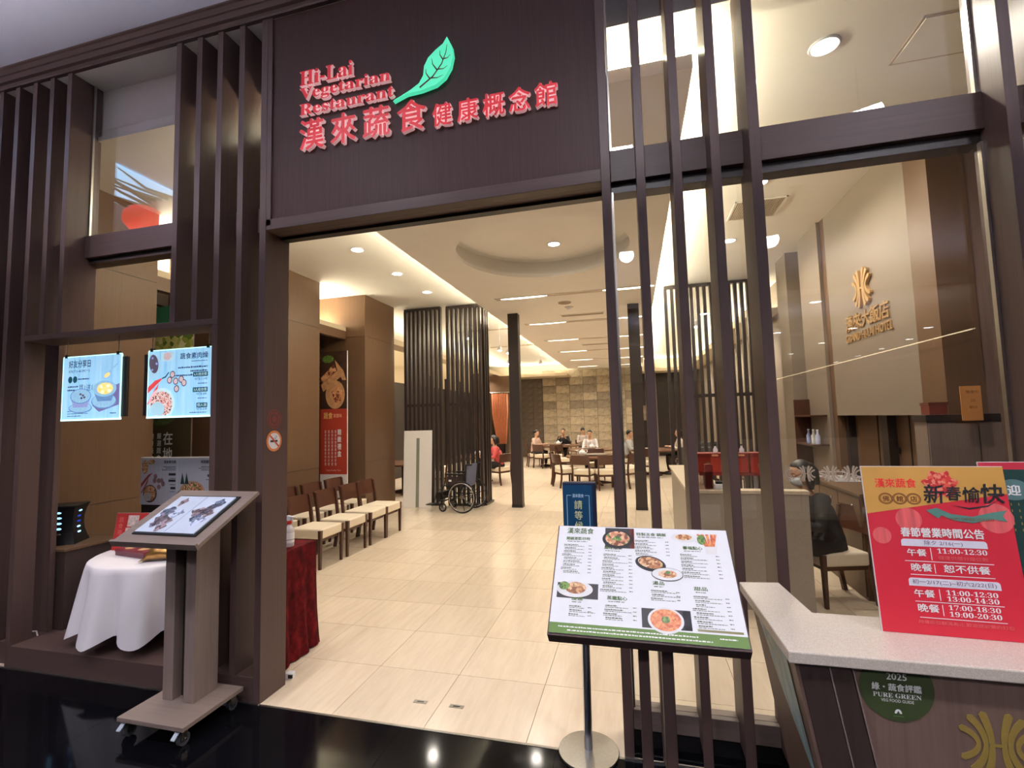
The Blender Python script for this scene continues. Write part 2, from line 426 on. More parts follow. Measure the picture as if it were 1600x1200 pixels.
# round recess: wall, lit lip and recess ceiling
cx, cy, R = OVAL
MB().lathe([(R, 3.9), (R, 3.945), (R+.1, 3.945), (R+.1, 4.17), (R-.02, 4.19)], (cx, cy, 0), 64, cap=False).build('round_recess', m_ceil, ce, smooth=True, auto=30)
MB().lathe([(R+.1, 4.185), (.001, 4.185)], (cx, cy, 0), 64, cap=False).build('recess_ceiling', m_ceil, ce)
MB().ring((cx, cy, 3.955), R+.05, .008, 'z', 48, 5).build('recess_light_ring', EM('recess_ring', COVEC, .35), ce)
m_cove2 = EM('cove_light_right', COVEC, 195)
# cove strips lying on the soffit's edges
for b in ((SX0+.03, SX0+.06, SY0+.02, SY1, 4.0, 4.015), (SX1-.06, SX1-.03, SY0+.02, SY1, 4.0, 4.015), (SX0+.05, SX1-.05, SY0+.03, SY0+.06, 4.0, 4.015)):
    box('cove_strip', m_cove if b[0] < 0 else m_cove2, b, ce)
box('soffit_top', m_ceil, (SX0+.08, SX1-.08, SY0+.08, OVAL[1]-OVAL[2]-.15, 3.99, 4.0), ce)
# slots with lamps
m_slot = M('slot_liner', (196, 178, 158), .6)
for y in SLOTS:
    h = .065
    for x0, x1 in ((-2.32, .28),):
        mb = MB()
        for b in ((x0, x1, y-h, y-h+.012, 3.885, 3.9), (x0, x1, y+h-.012, y+h, 3.885, 3.9), (x0, x0+.012, y-h, y+h, 3.885, 3.9), (x1-.012, x1, y-h, y+h, 3.885, 3.9)): mb.box(*b)
        mb.build('slot_frame', m_ceil, ce)
        box('slot_liner', m_slot, (x0+.012, x1-.012, y-h+.012, y+h-.012, 3.893, 3.899), ce)
    for xc in (-1.8, .0):
        pts = [(xc+.42*math.cos(2*PI*i/20), y+(h-.014)*math.sin(2*PI*i/20)) for i in range(20)]
        MB().slab(pts, 3.889, 3.893).build('slot_lamp', EM('slot_glow', (1, .88, .7), 6), ce)
# front bulkhead over the shop window
box('bulkhead', m_ceil, (-7, 6.5, 2.86, 2.95, 4.18, 4.75), ce)
box('bulkhead_lip', m_ceil, (-7, 6.5, 2.83, 2.97, 4.14, 4.18), ce)
# cornices with cove light along the far walls
m_corn = M('cornice_paint', (214, 198, 172), .7, var=.02, scale=3)
for nm, b in (('cornice', (-5.9, -5.45, 9.2, 22, 3.60, 3.68)), ('cornice', (2.2, 2.7, 9.6, 22, 3.60, 3.68)), ('cornice', (-5.9, -2.73, 20.6, 21.68, 3.60, 3.68)), ('cornice', (.45, 2.7, 20.6, 21.68, 3.60, 3.68)), ('cornice_lip', (-5.9, -2.73, 20.6, 20.63, 3.68, 3.73)), ('cornice_lip', (.45, 2.7, 20.6, 20.63, 3.68, 3.73)), ('upper_wall', (-7.2, -2.73, 21.70, 21.74, 3.68, 4.2)), ('upper_wall', (.45, 2.7, 21.70, 21.74, 3.68, 4.2)), ('cornice_lip', (-5.48, -5.45, 9.2, 20.6, 3.68, 3.73)), ('cornice_lip', (2.2, 2.23, 9.6, 20.6, 3.68, 3.73))):
    box(nm, m_corn, b, ce)
for b in ((-5.8, -5.6, 9.3, 21, 3.685, 3.70), (2.4, 2.6, 9.7, 21, 3.685, 3.70), (-5.8, -2.8, 20.9, 21.1, 3.685, 3.70), (.5, 2.6, 20.9, 21.1, 3.685, 3.70)):
    box('cove_strip', EM('cornice_cove', COVEC, 14), b, ce)
# mall ceiling and crown moulding
mc = struct('ceiling_mall')
box('ceiling_slab', m_mallceil, (-14, 14, -40, 2.60, 4.76, 4.9), mc)
prof = [(2.575, 4.76), (2.575, 4.748), (2.588, 4.742), (2.588, 4.722), (2.582, 4.718), (2.582, 4.690), (2.592, 4.686), (2.592, 4.662), (2.586, 4.658), (2.586, 4.632), (2.606, 4.626), (2.606, 4.600), (2.612, 4.592), (2.64, 4.592), (2.64, 4.76)]
mb = MB(); n = len(prof)
mb.add([(-9, y, z) for y, z in prof]+[(7, y, z) for y, z in prof], [tuple(range(n)), tuple(range(2*n-1, n-1, -1))]+[(i, i+n, (i+1) % n+n, (i+1) % n) for i in range(n)])
mb.build('crown_moulding', m_facade_x, mc)

# ---- storefront
wf = struct('wall_front')
FY0, FY1 = 2.625, 2.855
def fin(x, z0, z1, w=.047, y0=FY0, y1=FY1, name='fin'): return box(name, m_facade, (x, x+w, y0, y1, z0, z1), wf, bevel=.002)
for x in (-5.22, -5.03, -4.84): fin(x, 0, 4.592)
fin(-4.64, 2.455, 4.592)
fin(-4.64, 0, 2.455, .047, FY0, 2.762, 'niche_post')
for x in (-4.45, -4.26): fin(x, 2.497, 4.592)
for x in (-3.165, -2.975): fin(x, 2.497, 4.592)
for x in (-2.79, -2.60): fin(x, .155, 4.592)
fin(-2.41, 0, 4.592, .05, FY0, FY1, 'door_jamb')
for x in (.071, .262, .457): fin(x, 0, 4.592)
fin(-.12, 0, 4.592, .05, FY0, FY1, 'door_jamb')
fin(.648, 0, 4.592, .052)
fin(1.743, 0, 4.592, .05)
for x in (1.935, 2.125, 2.315, 2.505): fin(x, 0, 4.592)
# header box with the panel
box('header_panel', m_panel, (-2.335, -.12, 2.643, 2.67, 3.145, 4.592), wf)
box('header_back', m_panel, (-2.335, -.12, 2.82, 2.855, 3.07, 4.592), wf)
box('header_frame', m_facade, (-2.36, -2.325, 2.628, 2.66, 3.10, 4.592), wf)
box('header_rail', m_facade_x, (-2.36, -.12, 2.628, 2.70, 3.07, 3.143), wf, bevel=.002)
box('header_soffit', m_facade_x, (-2.36, -.12, 2.70, 2.77, 3.07, 3.10), wf)
box('door_track', m_black, (-2.36, -.12, 2.77, 2.83, 3.05, 3.10), wf)
# transom beams behind the fins
BY0, BY1 = 2.765, 2.90
box('beam', m_facade_x, (-6, -2.36, BY0, BY1, 3.125, 3.305), wf, bevel=.002)
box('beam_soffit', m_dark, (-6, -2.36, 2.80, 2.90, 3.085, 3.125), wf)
box('beam', m_facade_x, (-.07, 1.745, BY0, BY1, 3.125, 3.315), wf, bevel=.002)
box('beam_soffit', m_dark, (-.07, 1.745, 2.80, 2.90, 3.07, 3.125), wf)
box('beam', m_facade_x, (1.793, 4, BY0, BY1, 3.125, 3.315), wf, bevel=.002)
# display niche
box('niche_platform', m_facade_x, (-4.6, -2.412, FY0+.003, 2.86, 0, .155), wf, bevel=.002)
box('niche_floor', m_facade_x, (-5.18, -3.25, 2.90, 3.9, 0, .155), wf)
box('niche_floor', m_facade_x, (-4.6, -3.1, 2.86, 2.90, 0, .155), wf)
box('niche_shelf', m_facade_x, (-4.6, -2.744, FY0-.003, 2.86, 2.455, 2.497), wf, bevel=.002)
box('wing_base', m_facade_x, (-6, -4.6, FY0+.04, 2.90, 0, .155), wf)
box('wing_back', m_facade, (-6, -4.60, 2.86, 2.90, .155, 4.592), wf)
# sill and plinth under the right window
box('window_plinth', m_granite, (-.07, 4, 2.64, 2.95, 0, .062), wf)
box('window_sill', m_lect_x, (-.07, 4, 2.765, 2.86, .062, .165), wf, bevel=.003)
box('head_soffit', m_ceil, (-6, 4, 2.64, 2.86, 4.592, 4.62), wf)
# glass
w1 = struct('window_1')
box('pane', m_glass, (-4.213, -2.42, 2.798, 2.806, 3.305, 4.2), w1)
box('glazing_channel', m_alu, (-4.213, -4.203, 2.785, 2.80, 3.305, 4.592), w1)
w2 = struct('window_2')
box('pane', m_glass, (-.07, 1.743, 2.798, 2.806, 3.315, 4.592), w2)
box('glazing_channel', m_alu, (1.731, 1.743, 2.785, 2.812, 3.315, 4.592), w2)
box('glazing_channel', m_alu, (-.07, -.060, 2.785, 2.812, 3.315, 4.592), w2)
w3 = struct('window_3')
m_frost = M('frosted_decal', (176, 158, 136), .8, var=.02)
wp = box('pane', m_glass, (-.07, 1.743, 2.798, 2.806, .165, 3.07), w3)
box('glazing_channel', m_alu, (1.731, 1.743, 2.785, 2.812, .165, 3.07), w3)
box('glazing_channel', m_alu, (.70, .708, 2.785, 2.812, .165, 3.07), w3)
box('glazing_channel', m_alu, (-.07, -.060, 2.785, 2.812, .165, 3.07), w3)
for x in (.118, .309, .504):
    box('glazing_channel', m_alu, (x, x+.006, 2.79, 2.80, .165, 3.07), w3)
# emblem: two nests of three arcs back to back, joined by a bar
def emblem_mesh(name, m, S=1.0, ex=.004):
    mb = MB()
    for sx in (-1, 1):
        for ctl, r in (((( -.36, .96), (-.10, .28), (-.10, -.28), (-.36, -.96)), .118), (((-.72, .82), (-.20, .34), (-.20, -.34), (-.72, -.82)), .112), (((-.98, .46), (-.38, .26), (-.38, -.26), (-.98, -.46)), .100)):
            n = 21; P = []
            for i in range(n):
                t = i/(n-1); a, b, c, d = (1-t)**3, 3*t*(1-t)**2, 3*t*t*(1-t), t**3
                P.append(Vector((-sx*sum(w_*q[0] for w_, q in zip((a, b, c, d), ctl)), 0, sum(w_*q[1] for w_, q in zip((a, b, c, d), ctl)))))
            L, R_ = [], []
            for i, q in enumerate(P):
                t = (P[min(i+1, n-1)]-P[max(i-1, 0)]).normalized(); nn = Vector((-t.z, 0, t.x)); w_ = r*(.58+.42*abs(2*i/(n-1)-1)**.7)
                L.append(q+nn*w_); R_.append(q-nn*w_)
            t0 = (P[0]-P[1]).normalized()*r*.7; t1 = (P[-1]-P[-2]).normalized()*r*.7
            vs = [(q.x*S, y, q.z*S) for y in (-ex, 0) for q in L+R_+[P[0]+t0, P[-1]+t1]]; c = 2*n+2; fs = []
            for i in range(n-1): fs += [(i, i+1, n+i+1, n+i), (c+n+i, c+n+i+1, c+i+1, c+i), (i, c+i, c+i+1, i+1), (n+i+1, c+n+i+1, c+n+i, n+i)]
            for a, b, tip in ((0, n, 2*n), (2*n-1, n-1, 2*n+1)): fs += [(a, b, tip), (c+b, c+a, c+tip), (a, tip, c+tip, c+a), (tip, b, c+b, c+tip)]
            mb.add(vs, fs)
    mb.box(-.14*S, .14*S, -ex*1.02, 0, -.045*S, .045*S)
    return mb.mesh(name, m)
_em = emblem_mesh('emblem_decal', m_frost, .040, .0006)
for x in (.752, .856, .968, 1.060): link('emblem_decal', _em, wp, (x, 2.797, 1.428))
w4 = struct('window_4')
box('pane', m_glass, (1.80, 4, 2.798, 2.806, .165, 3.07), w4)
box('pane', m_glass, (1.80, 4, 2.798, 2.806, 3.315, 4.592), w4)

# ---- left wall: brown wood piers with recesses
wl = struct('wall_left')
m_louv = WOOD('louver', (34, 26, 22), .5, .2, 'x')
def pier(x0, x1, y0, y1, joints=(1.02, 3.40), z1=4.2):
    zs = [0]+list(joints)+[z1]
    for a, b in zip(zs, zs[1:]):
        box('wood_panel', m_pier, (x0, x1, y0, y1, a+.003 if a else 0, b-.003 if b < z1 else b), wl)
    box('pier_core', m_dark, (x0+.01, x1-.006, y0+.006, y1-.006, 0, z1-.01), wl)
pier(-6, -5.19, 2.95, 4.15); pier(-6, -5.19, 4.92, 7.04); pier(-5.9, -4.89, 7.98, 9.12)
for y0, y1 in ((4.15, 4.92), (7.04, 7.98)):
    box('recess_back', m_dark, (-6.05, -5.95, y0, y1, 0, 3.1), wl)
    for k in range(14):
        z = 2.35+k*.075
        MB().hexa([(-5.86, y0, z), (-5.80, y0, z-.03), (-5.80, y1, z-.03), (-5.86, y1, z)], [(-5.86, y0, z+.012), (-5.80, y0, z-.018), (-5.80, y1, z-.018), (-5.86, y1, z+.012)]).build('louver_slat', m_louv, wl)
    box('recess_ledge', m_corn, (-5.95, -5.30, y0, y1, 3.52, 3.60), wl)
    box('recess_header', m_pier, (-5.40, -5.30, y0, y1, 3.36, 3.52), wl)
    box('recess_light', m_cove, (-5.80, -5.70, y0+.02, y1-.02, 3.602, 3.612), wl)
    box('recess_upper_back', m_ceil, (-6.05, -5.95, y0, y1, 3.1, 4.2), wl)
# side wall far left and behind
box('end_panel', m_pier, (-7, -6.05, 2.9, 9.2, 0, 4.2), wl)
wfl = struct('wall_far_left')
m_slatwall = WOOD('dark_slat_wall', (42, 34, 29), .5, .3, fine=.25)
box('wall_panel', m_slatwall, (-7.3, -7.2, 9.2, 22.5, 0, 3.0), wfl)
box('wall_upper', m_corn, (-7.3, -7.2, 9.2, 22.5, 3.0, 4.2), wfl)
for k in range(8): box('pilaster', m_dark, (-7.2, -7.1, 10+k*1.5, 10.16+k*1.5, 0, 3.4), wfl)
# ---- right wall with the hotel panel
wr = struct('wall_right')
m_panelr = M('taupe_wall_paint', (128, 114, 101), .55, var=.03, scale=4)
box('name_panel', m_panelr, (2.44, 2.70, 4.88, 6.70, 1.69, 4.2), wr, bevel=.004)
box('panel_edge', m_pier, (2.44, 2.70, 6.70, 6.82, 0, 4.2), wr)
box('panel_edge', m_pier, (2.44, 2.70, 4.55, 4.88, 0, 4.2), wr)
box('wall_panel', m_pier, (2.60, 2.80, 4.88, 6.70, 0, 1.69), wr)
for y in (5.45, 6.08): box('panel_joint', m_dark, (2.592, 2.60, y, y+.012, 0, 1.69), wr)
box('dark_post', m_dark, (2.52, 2.60, 6.62, 6.70, .8, 1.69), wr)
box('dark_post', m_dark, (2.52, 2.60, 5.70, 5.83, .8, 1.69), wr)
for y in (5.66, 5.90): MB().tube([(2.585, y, 1.30), (2.585, y, 1.36)], .014, 8).build('door_knob', m_black, wr)
box('wall_pier', m_panelr, (2.40, 2.75, 6.82, 7.55, 0, 4.2), wr)
box('wall_pier', m_panelr, (2.36, 2.75, 8.0, 8.5, 0, 4.2), wr)
box('side_wall', m_panelr, (2.70, 2.80, 6.82, 22.5, 0, 4.2), wr)
box('entry_back', m_dark, (3.6, 3.7, 2.95, 4.55, 0, 4.2), wr)
box('entry_wall', m_cab, (2.5, 3.65, 4.56, 4.70, 0, 4.2), wr)
box('side_wall', m_panelr, (6.4, 6.5, 2.9, 4.6, 0, 4.2), wr)
# ---- back wall: beige and grey blocks
wb = struct('wall_back')
m_bk = []
for i, c in enumerate(((188, 174, 150), (172, 158, 136), (146, 134, 116), (204, 190, 166))):
    m, nt, b = newmat('stone_block_%d' % i); v = coords(nt, (1, 1, 1)); f = noise(nt, v, 5, 6, .7); c = lin(c)
    oi = nt.nodes.new('ShaderNodeObjectInfo'); r = ramp(nt, [(.35, tuple(x*.6 for x in c)), (.5, c), (.75, tuple(min(1, x*1.25) for x in c))])
    nt.links.new(f, r.inputs[0]); nt.links.new(r.outputs[0], b.inputs['Base Color']); b.inputs['Roughness'].default_value = .5; m_bk.append(m)
box('wall_core', m_dark, (-7.3, 2.8, 21.75, 21.95, 0, 4.2), wb)
BW, BH = .62, .36
_blocks = [MB().box(.006, BW-.006, -.02, .05, .005, BH-.005).mesh('stone_block', m) for m in m_bk]
for j in range(11):
    for i in range(7):
        x = -4.05+i*BW; zt = j*BH
        k = random.choice((0, 0, 3, 1)) if (j < 6) else random.choice((1, 2, 0))
        link('stone_block', _blocks[k], wb, (x, 21.70, zt))
m_bkd = M('grey_block', (96, 84, 74), .5, var=.3, scale=5)
_bd = MB().box(.004, .456, -.02, .05, .004, .286).mesh('dark_block', m_bkd)
for j in range(13):
    for i in range(4): link('dark_block', _bd, wb, (-5.9+i*.46, 21.70, j*.29))
box('dark_pilaster', m_dark, (-6.4, -5.95, 21.3, 21.7, 0, 3.9), wb)
box('wood_pier', m_pier, (-7.2, -6.4, 20.9, 21.7, 0, 3.9), wb)
box('pale_pilaster', m_panelr, (.55, 1.0, 21.4, 21.7, 0, 4.0), wb)
# ---- opposite side of the mall (seen in the window glass)
wo = struct('wall_opposite')
m_opp = M('mall_wall_paint', (150, 138, 126), .7, var=.03, scale=2)
box('wall_panel', m_opp, (-14, 14, -40.2, -40, 0, 4.76), wo)
box('shop_fascia', m_facade_x, (8.0, 8.5, -26, -8, 3.4, 3.62), wo)
box('fascia_light', EM('fascia_glow', (1, .82, .5), 9), (8.05, 8.15, -26, -8, 3.625, 3.66), wo)
box('side_wall', m_opp, (13.5, 13.7, -40, 2.6, 0, 4.76), wo)
box('side_wall', m_opp, (-9.2, -9, -40, 2.6, 0, 4.76), wo)

# invented uplight troughs, added out of view to brighten the mall ceiling
for y, e in ((1.05, 42), (-4.5, 60), (-10.0, 60)):
    z = 4.02
    box('fill_trough', m_white, (-8.5, 7.5, y-.11, y+.11, z-.06, z), wo); box('fill_trough_lamp', EM('fill_trough_glow_%d' % e, (.90, .88, 1), e), (-8.4, 7.4, y-.04, y+.04, z+.002, z+.008), wo)
    for q in (-.115, .11): box('fill_trough_lip', m_white, (-8.5, 7.5, y+q, y+q+.005, z-.06, z+.05), wo)
    for x in (-8, -3, 2, 7): MB().tube([(x, y, z), (x, y, 4.76)], .006, 5).build('fill_trough_rod', m_steel, wo)
# ================================================================== SHOP SIGN
m_sred = M('sign_face_red', (206, 38, 46), .4, var=.03, emit=(206, 30, 40), es=.35)
m_sside = M('sign_side_white', (235, 225, 225), .4, var=.02, emit=(255, 190, 190), es=.35)
m_leaf = M('sign_leaf_green', (92, 214, 168), .4, var=.05, emit=(80, 225, 175), es=.8)
m_vein = M('leaf_vein', (96, 70, 62), .6)
sg = thing('shop_sign', 'red raised lettering with a glowing green leaf on the dark header panel', 'sign', (-2.335, 2.643, 3.145))
def sign_row(s, x0, x1, z0, z1, off=0, each=None):
    """raised letters: white body, red face; every character a part of its own."""
    full, _ = text_raw(s, 0, off); a0, a1 = min(p[0] for p in full), max(p[0] for p in full)
    zmin, zmax = min(p[1] for p in full), max(p[1] for p in full)
    k = (x1-x0)/(a1-a0); kz = (z1-z0)/(zmax-zmin)
    for i, c in enumerate(s):
        if c == ' ': continue
        pre = text_raw(s[:i+1], 0, off)[0]; vs, fs = text_raw(c, 0, off)
        w0, w1 = min(p[0] for p in vs), max(p[0] for p in vs)
        xo = max(p[0] for p in pre)-(w1-w0)
        loc = (x0+(xo-a0)*k+2.335, 0, z0-3.145)
        body, bf = text_raw(c, .5, off+.0)
        b = MB().add([((p[0]-w0)*k, -.016-p[2]*.026, (p[1]-zmin)*kz) for p in body], bf).build('letter', m_sside, sg); b.location = loc
        g = MB().add([((p[0]-w0)*k, -.0296-p[2]*.04, (p[1]-zmin)*kz) for p in vs], fs).build('letter_face', m_sred, b)
sign_row(mbold('Hi-Lai'), -2.09, -1.685, 4.026, 4.132, .008)
sign_row(mbold('Vegetarian'), -2.09, -1.415, 3.908, 4.012, .008)
sign_row(mbold('Restaurant'), -2.09, -1.39, 3.818, 3.898, .008)
for c, x0, x1, z0, z1 in (('漢', -2.09, -1.90, 3.57, 3.785), ('來', -1.852, -1.662, 3.57, 3.78), ('蔬', -1.615, -1.42, 3.57, 3.78), ('食', -1.37, -1.17, 3.565, 3.775),
                          ('健', -1.13, -1.0, 3.562, 3.712), ('康', -.965, -.83, 3.562, 3.71), ('概', -.803, -.665, 3.562, 3.71), ('念', -.64, -.508, 3.562, 3.712), ('館', -.483, -.347, 3.562, 3.712)):
    sign_row(c, x0, x1, z0, z1, .022)
# leaf outline (traced in metres on the panel)
LP = [(-1.394, 3.782), (-1.30, 3.812), (-1.20, 3.815), (-1.10, 3.832), (-1.04, 3.870), (-1.0, 3.930), (-.983, 4.0), (-.99, 4.06), (-1.022, 4.130), (-1.05, 4.09), (-1.10, 4.06), (-1.15, 4.02), (-1.178, 3.97), (-1.185, 3.91), (-1.215, 3.865), (-1.27, 3.835), (-1.34, 3.806), (-1.385, 3.79)]
LQ = [(x+2.335, z-3.145) for x, z in LP]
lf = MB().prism(LQ, -.034, -.004).build('leaf', m_leaf, sg)
def vein(pts, r0, r1):
    P = [Vector((x+2.335, 0, z-3.145)) for x, z in pts]; n = len(P); A = []; B = []
    for i, p in enumerate(P):
        d = (P[min(i+1, n-1)]-P[max(i-1, 0)]).normalized(); q = Vector((-d.z, 0, d.x))*(r0+(r1-r0)*i/(n-1)); A.append((p+q)); B.append((p-q))
    MB().add([(p.x, -.0345, p.z) for p in A+B], [(i, i+1, n+i+1, n+i) for i in range(n-1)]).build('vein', m_vein, lf)
vein([(-1.21, 3.835), (-1.12, 3.89), (-1.06, 3.96), (-1.03, 4.03), (-1.022, 4.08)], .0065, .002)
for a in ([(-1.14, 3.878), (-1.165, 3.92), (-1.166, 3.95)], [(-1.09, 3.925), (-1.12, 3.97), (-1.125, 4.01)], [(-1.05, 3.985), (-1.07, 4.02), (-1.07, 4.05)],
          [(-1.13, 3.882), (-1.09, 3.875), (-1.05, 3.885)], [(-1.085, 3.93), (-1.05, 3.925), (-1.02, 3.94)], [(-1.045, 3.99), (-1.02, 3.99), (-1.0, 4.01)]):
    vein(a, .005, .0015)

# ================================================================== LECTERN (left) with the open menu book
m_page = M('book_page', (206, 216, 236), .18, var=.03, scale=8)
lc = thing('menu_lectern', 'taupe wooden menu lectern on casters in front of the display niche', 'lectern', (-2.68, 2.385, 0))
L0 = (-2.68, 2.385)
box('base_board', m_lect_x, (-.235, .235, -.215, .20, .098, .122), lc, bevel=.002)
for x0 in (-.145, .012):
    box('upright', m_lect, (x0, x0+.075, -.02, .15, .122, 1.19), lc, bevel=.002)
box('spacer', m_dark, (-.07, .012, .04, .12, .122, 1.17), lc)
# sloping top: front edge z 1.10 at y -.245, back 1.335 at y .195
A = math.atan2(.225, .43)
tp = MB().box(-.31, .31, -.0, .49, -.022, 0).build('top_board', m_lect_x, lc, bevel=.002); tp.location = (.03, -.245, 1.105); tp.rotation_euler = (A, 0, 0)
MB().box(-.31, .31, -.012, .004, -.026, .012).build('front_lip', m_lect_x, tp)
def caster(px, py):
    c = MB().box(-.022, .022, -.025, .025, .088, .098).build('caster', m_steel, lc); c.location = (px, py, 0)
    mb = MB(); mb.box(-.020, -.016, -.012, .024, .03, .09); mb.box(.016, .020, -.012, .024, .03, .09); mb.build('fork', m_steel, c)
    MB().tube([(-.012, .012, .034), (.012, .012, .034)], .034, 18).build('wheel', M('caster_wheel', (72, 72, 76), .35), c)
    MB().tube([(-.022, .012, .034), (.022, .012, .034)], .007, 10).build('axle', m_chrome, c)
    MB().hexa([(-.014, -.052, .058), (.014, -.052, .058), (.014, -.02, .086), (-.014, -.02, .086)], [(-.014, -.052, .063), (.014, -.052, .063), (.014, -.02, .091), (-.014, -.02, .091)]).build('brake_pedal', M('brake_grey', (176, 186, 196), .4), c)
for px, py in ((-.20, -.18), (.185, -.18), (-.20, .15), (.185, .15)): caster(px, py)
bk = thing('menu_book', 'open black menu book with glossy picture pages lying on the lectern', 'book', (-2.65, 2.14+.06*math.cos(A), 1.105+.06*math.sin(A)+.002))
bk.rotation_euler = (A, 0, 0)
box('cover', m_black, (-.225, .235, .0, .36, 0, .008), bk)
for s, x0, x1 in ((-1, -.215, -.002), (1, .002, .215)):
    pg = MB().box(x0, x1, .012, .345, .008, .014).build('page', m_page, bk)
    rn = random.Random(5+s)
    for cx_, cy_, rx, ry, cc in [(rn.uniform(x0+.05, x1-.05), rn.uniform(.05, .30), rn.uniform(.025, .05), rn.uniform(.02, .045), rn.choice(((120, 110, 128), (92, 96, 120), (140, 120, 128), (170, 178, 206), (112, 92, 100)))) for _ in range(9)]:
        pts = [(cx_+rx*math.cos(t)*(1+.3*math.sin(3*t+cx_*90)), cy_+ry*math.sin(t)*(1+.25*math.cos(4*t))) for t in (2*PI*i/18 for i in range(18))]
        pts = [(min(max(px, x0+.004), x1-.004), min(max(py, .016), .341)) for px, py in pts]
        MB().add([(px, py, .0144+rn.uniform(0, .0003)) for px, py in pts[:1]]+[(px, py, .0145) for px, py in pts[1:]], [tuple(range(18))]).build('dish_picture', SPECK('dish_%d%d' % (int(cx_*1e4), s), [cc, tuple(min(255, int(q*1.25)) for q in cc), tuple(int(q*.7) for q in cc)], 60, .2), pg)

# ================================================================== MENU STAND (centre)
ms = thing('menu_stand', 'dark wooden stand carrying the large white menu board', 'menu stand', (0, 1.72, 0))
for x0 in (-.021, .057): box('upright', m_facade, (x0, x0+.036, .0, .17, .03, 1.10), ms, bevel=.002)
box('cross_tie', m_dark, (.015, .057, .05, .12, .30, .36), ms)
box('base_board', m_dark, (-.26, .32, -.16, .20, 0, .03), ms, bevel=.002)
A2 = math.atan2(.275, .31)
tb = MB().box(-.305, .305, 0, .42, -.048, 0).build('top_frame', m_facade_x, ms, bevel=.002); tb.location = (.002, -.155, 1.052); tb.rotation_euler = (A2, 0, 0)
mp = thing('menu_board', 'white printed menu board with dish photographs and a green bottom strip', 'menu', (.002, 1.72-.155, 1.052+.001))
mp.rotation_euler = (A2-PI/2, 0, 0)   # local x right, z up the slope, -y out of the sheet
_sh = MB().box(-.300, .300, -.004, 0, .006, .414).build('menu_sheet', m_paper, mp)
y0 = -.0046
m_mgreen = M('menu_green', (92, 124, 48), .5, var=.03); m_mtext = M('menu_ink', (92, 96, 70), .6); m_mhead = M('menu_heading', (70, 100, 40), .6)
pr_rect(_sh, -.300, .300, .006, .040, m_mgreen, y0, 'green_strip')
pr_lines(_sh, sum([fine_text(random.Random(k), x, x2, z, .0045, .009) for k, x, x2, z in ((1, -.27, .16, .026), (2, -.24, .20, .015), (3, .22, .27, .026))], []), m_white_l, y0-.0004)
pr_text(_sh, '漢來蔬食', -.268, .380, .026, m_mhead, .10, y=y0, off=.01)
def sec(x, z, s, w, rows, x1, seed, dz=.0135):
    pr_text(_sh, s, x, z, .014, m_mhead, w, y=y0, off=.02)
    rn = random.Random(seed); rr = []
    rr += fine_text(rn, x+.004, x+w*.9, z-.007, .003, .012)
    for i in range(rows):
        zz = z-.022-i*dz; xs = x-.012+rn.uniform(0, .012)
        rr += fine_text(rn, xs, xs+rn.uniform(.03, .06), zz, .0042, .006)
        rr += fine_text(rn, xs, xs+rn.uniform(.05, .09), zz-.005, .0024, .008)
        rr += fine_text(rn, x1-.012, x1, zz-.002, .0032, .006)
    pr_lines(_sh, rr, m_mtext, y0)
sec(-.268, .352, '開鍋湯菜/炒時', .088, 9, -.172, 1)
sec(-.235, .118, '優惠', .04, 3, -.165, 2)
sec(-.128, .318, '風味燴菜', .064, 11, -.03, 3)
sec(-.115, .128, '蒸籠點心', .066, 4, -.02, 4)
sec(-.012, .380, '特製主食 鍋飯', .105, 5, .10, 5)
sec(.035, .190, '湯品', .038, 3, .12, 6)
sec(.145, .330, '養福點心', .066, 7, .262, 7)
sec(.165, .178, '甜品', .042, 8, .268, 8)
m_f1 = SPECK('stew_print', [(196, 130, 92), (226, 178, 140), (120, 64, 40), (86, 130, 60), (205, 150, 110)], 90, .4)
m_f2 = SPECK('noodle_print', [(206, 110, 62), (190, 84, 48), (226, 150, 90), (214, 128, 76)], 160, .4)
m_f3 = SPECK('salad_print', [(84, 120, 52), (120, 150, 66), (60, 92, 40)], 120, .4)
m_f4 = SPECK('dish_print', [(170, 108, 60), (206, 160, 110), (132, 78, 40), (224, 190, 150)], 110, .4)
m_plate = M('plate_print', (226, 224, 224), .5); m_dkp = M('dark_print', (44, 40, 42), .5); m_redp = M('red_print', (150, 58, 44), .5)
def photo(x0, x1, z0, z1, mm): pr_rect(_sh, x0, x1, z0, z1, mm, y0, 'photo')
photo(-.125, -.020, .325, .410, m_dkp); photo(-.035, -.020, .325, .410, m_redp)
pr_ell(_sh, -.08, .362, .055, .040, m_ink, y0-.0004, 'dish_picture'); pr_ell(_sh, -.08, .365, .044, .031, m_f1, y0-.0008, 'dish_picture'); pr_ell(_sh, -.08, .366, .013, .010, m_f3, y0-.0012, 'garnish_picture')
photo(-.285, -.145, .125, .180, m_dkp)
pr_ell(_sh, -.225, .158, .062, .030, m_plate, y0-.0004, 'dish_picture'); pr_ell(_sh, -.222, .162, .036, .021, m_f4, y0-.0008, 'dish_picture'); pr_ell(_sh, -.262, .168, .018, .015, m_f3, y0-.0012, 'garnish_picture')
pr_ell(_sh, .032, .268, .052, .029, m_ink, y0, 'dish_picture', rot=-.2); pr_ell(_sh, .032, .272, .042, .021, m_f4, y0-.0004, 'dish_picture', rot=-.2)
pr_ell(_sh, .085, .230, .052, .025, m_dkp, y0-.0006, 'dish_picture'); pr_ell(_sh, .085, .231, .050, .023, m_plate, y0-.0008, 'dish_picture'); pr_ell(_sh, .086, .231, .030, .014, m_f4, y0-.0012, 'dish_picture'); pr_ell(_sh, .088, .237, .008, .006, m_f3, y0-.0015, 'garnish_picture')
pr_ell(_sh, .155, .378, .046, .020, m_plate, y0, 'dish_picture'); pr_ell(_sh, .153, .380, .028, .012, m_f4, y0-.0004, 'dish_picture')
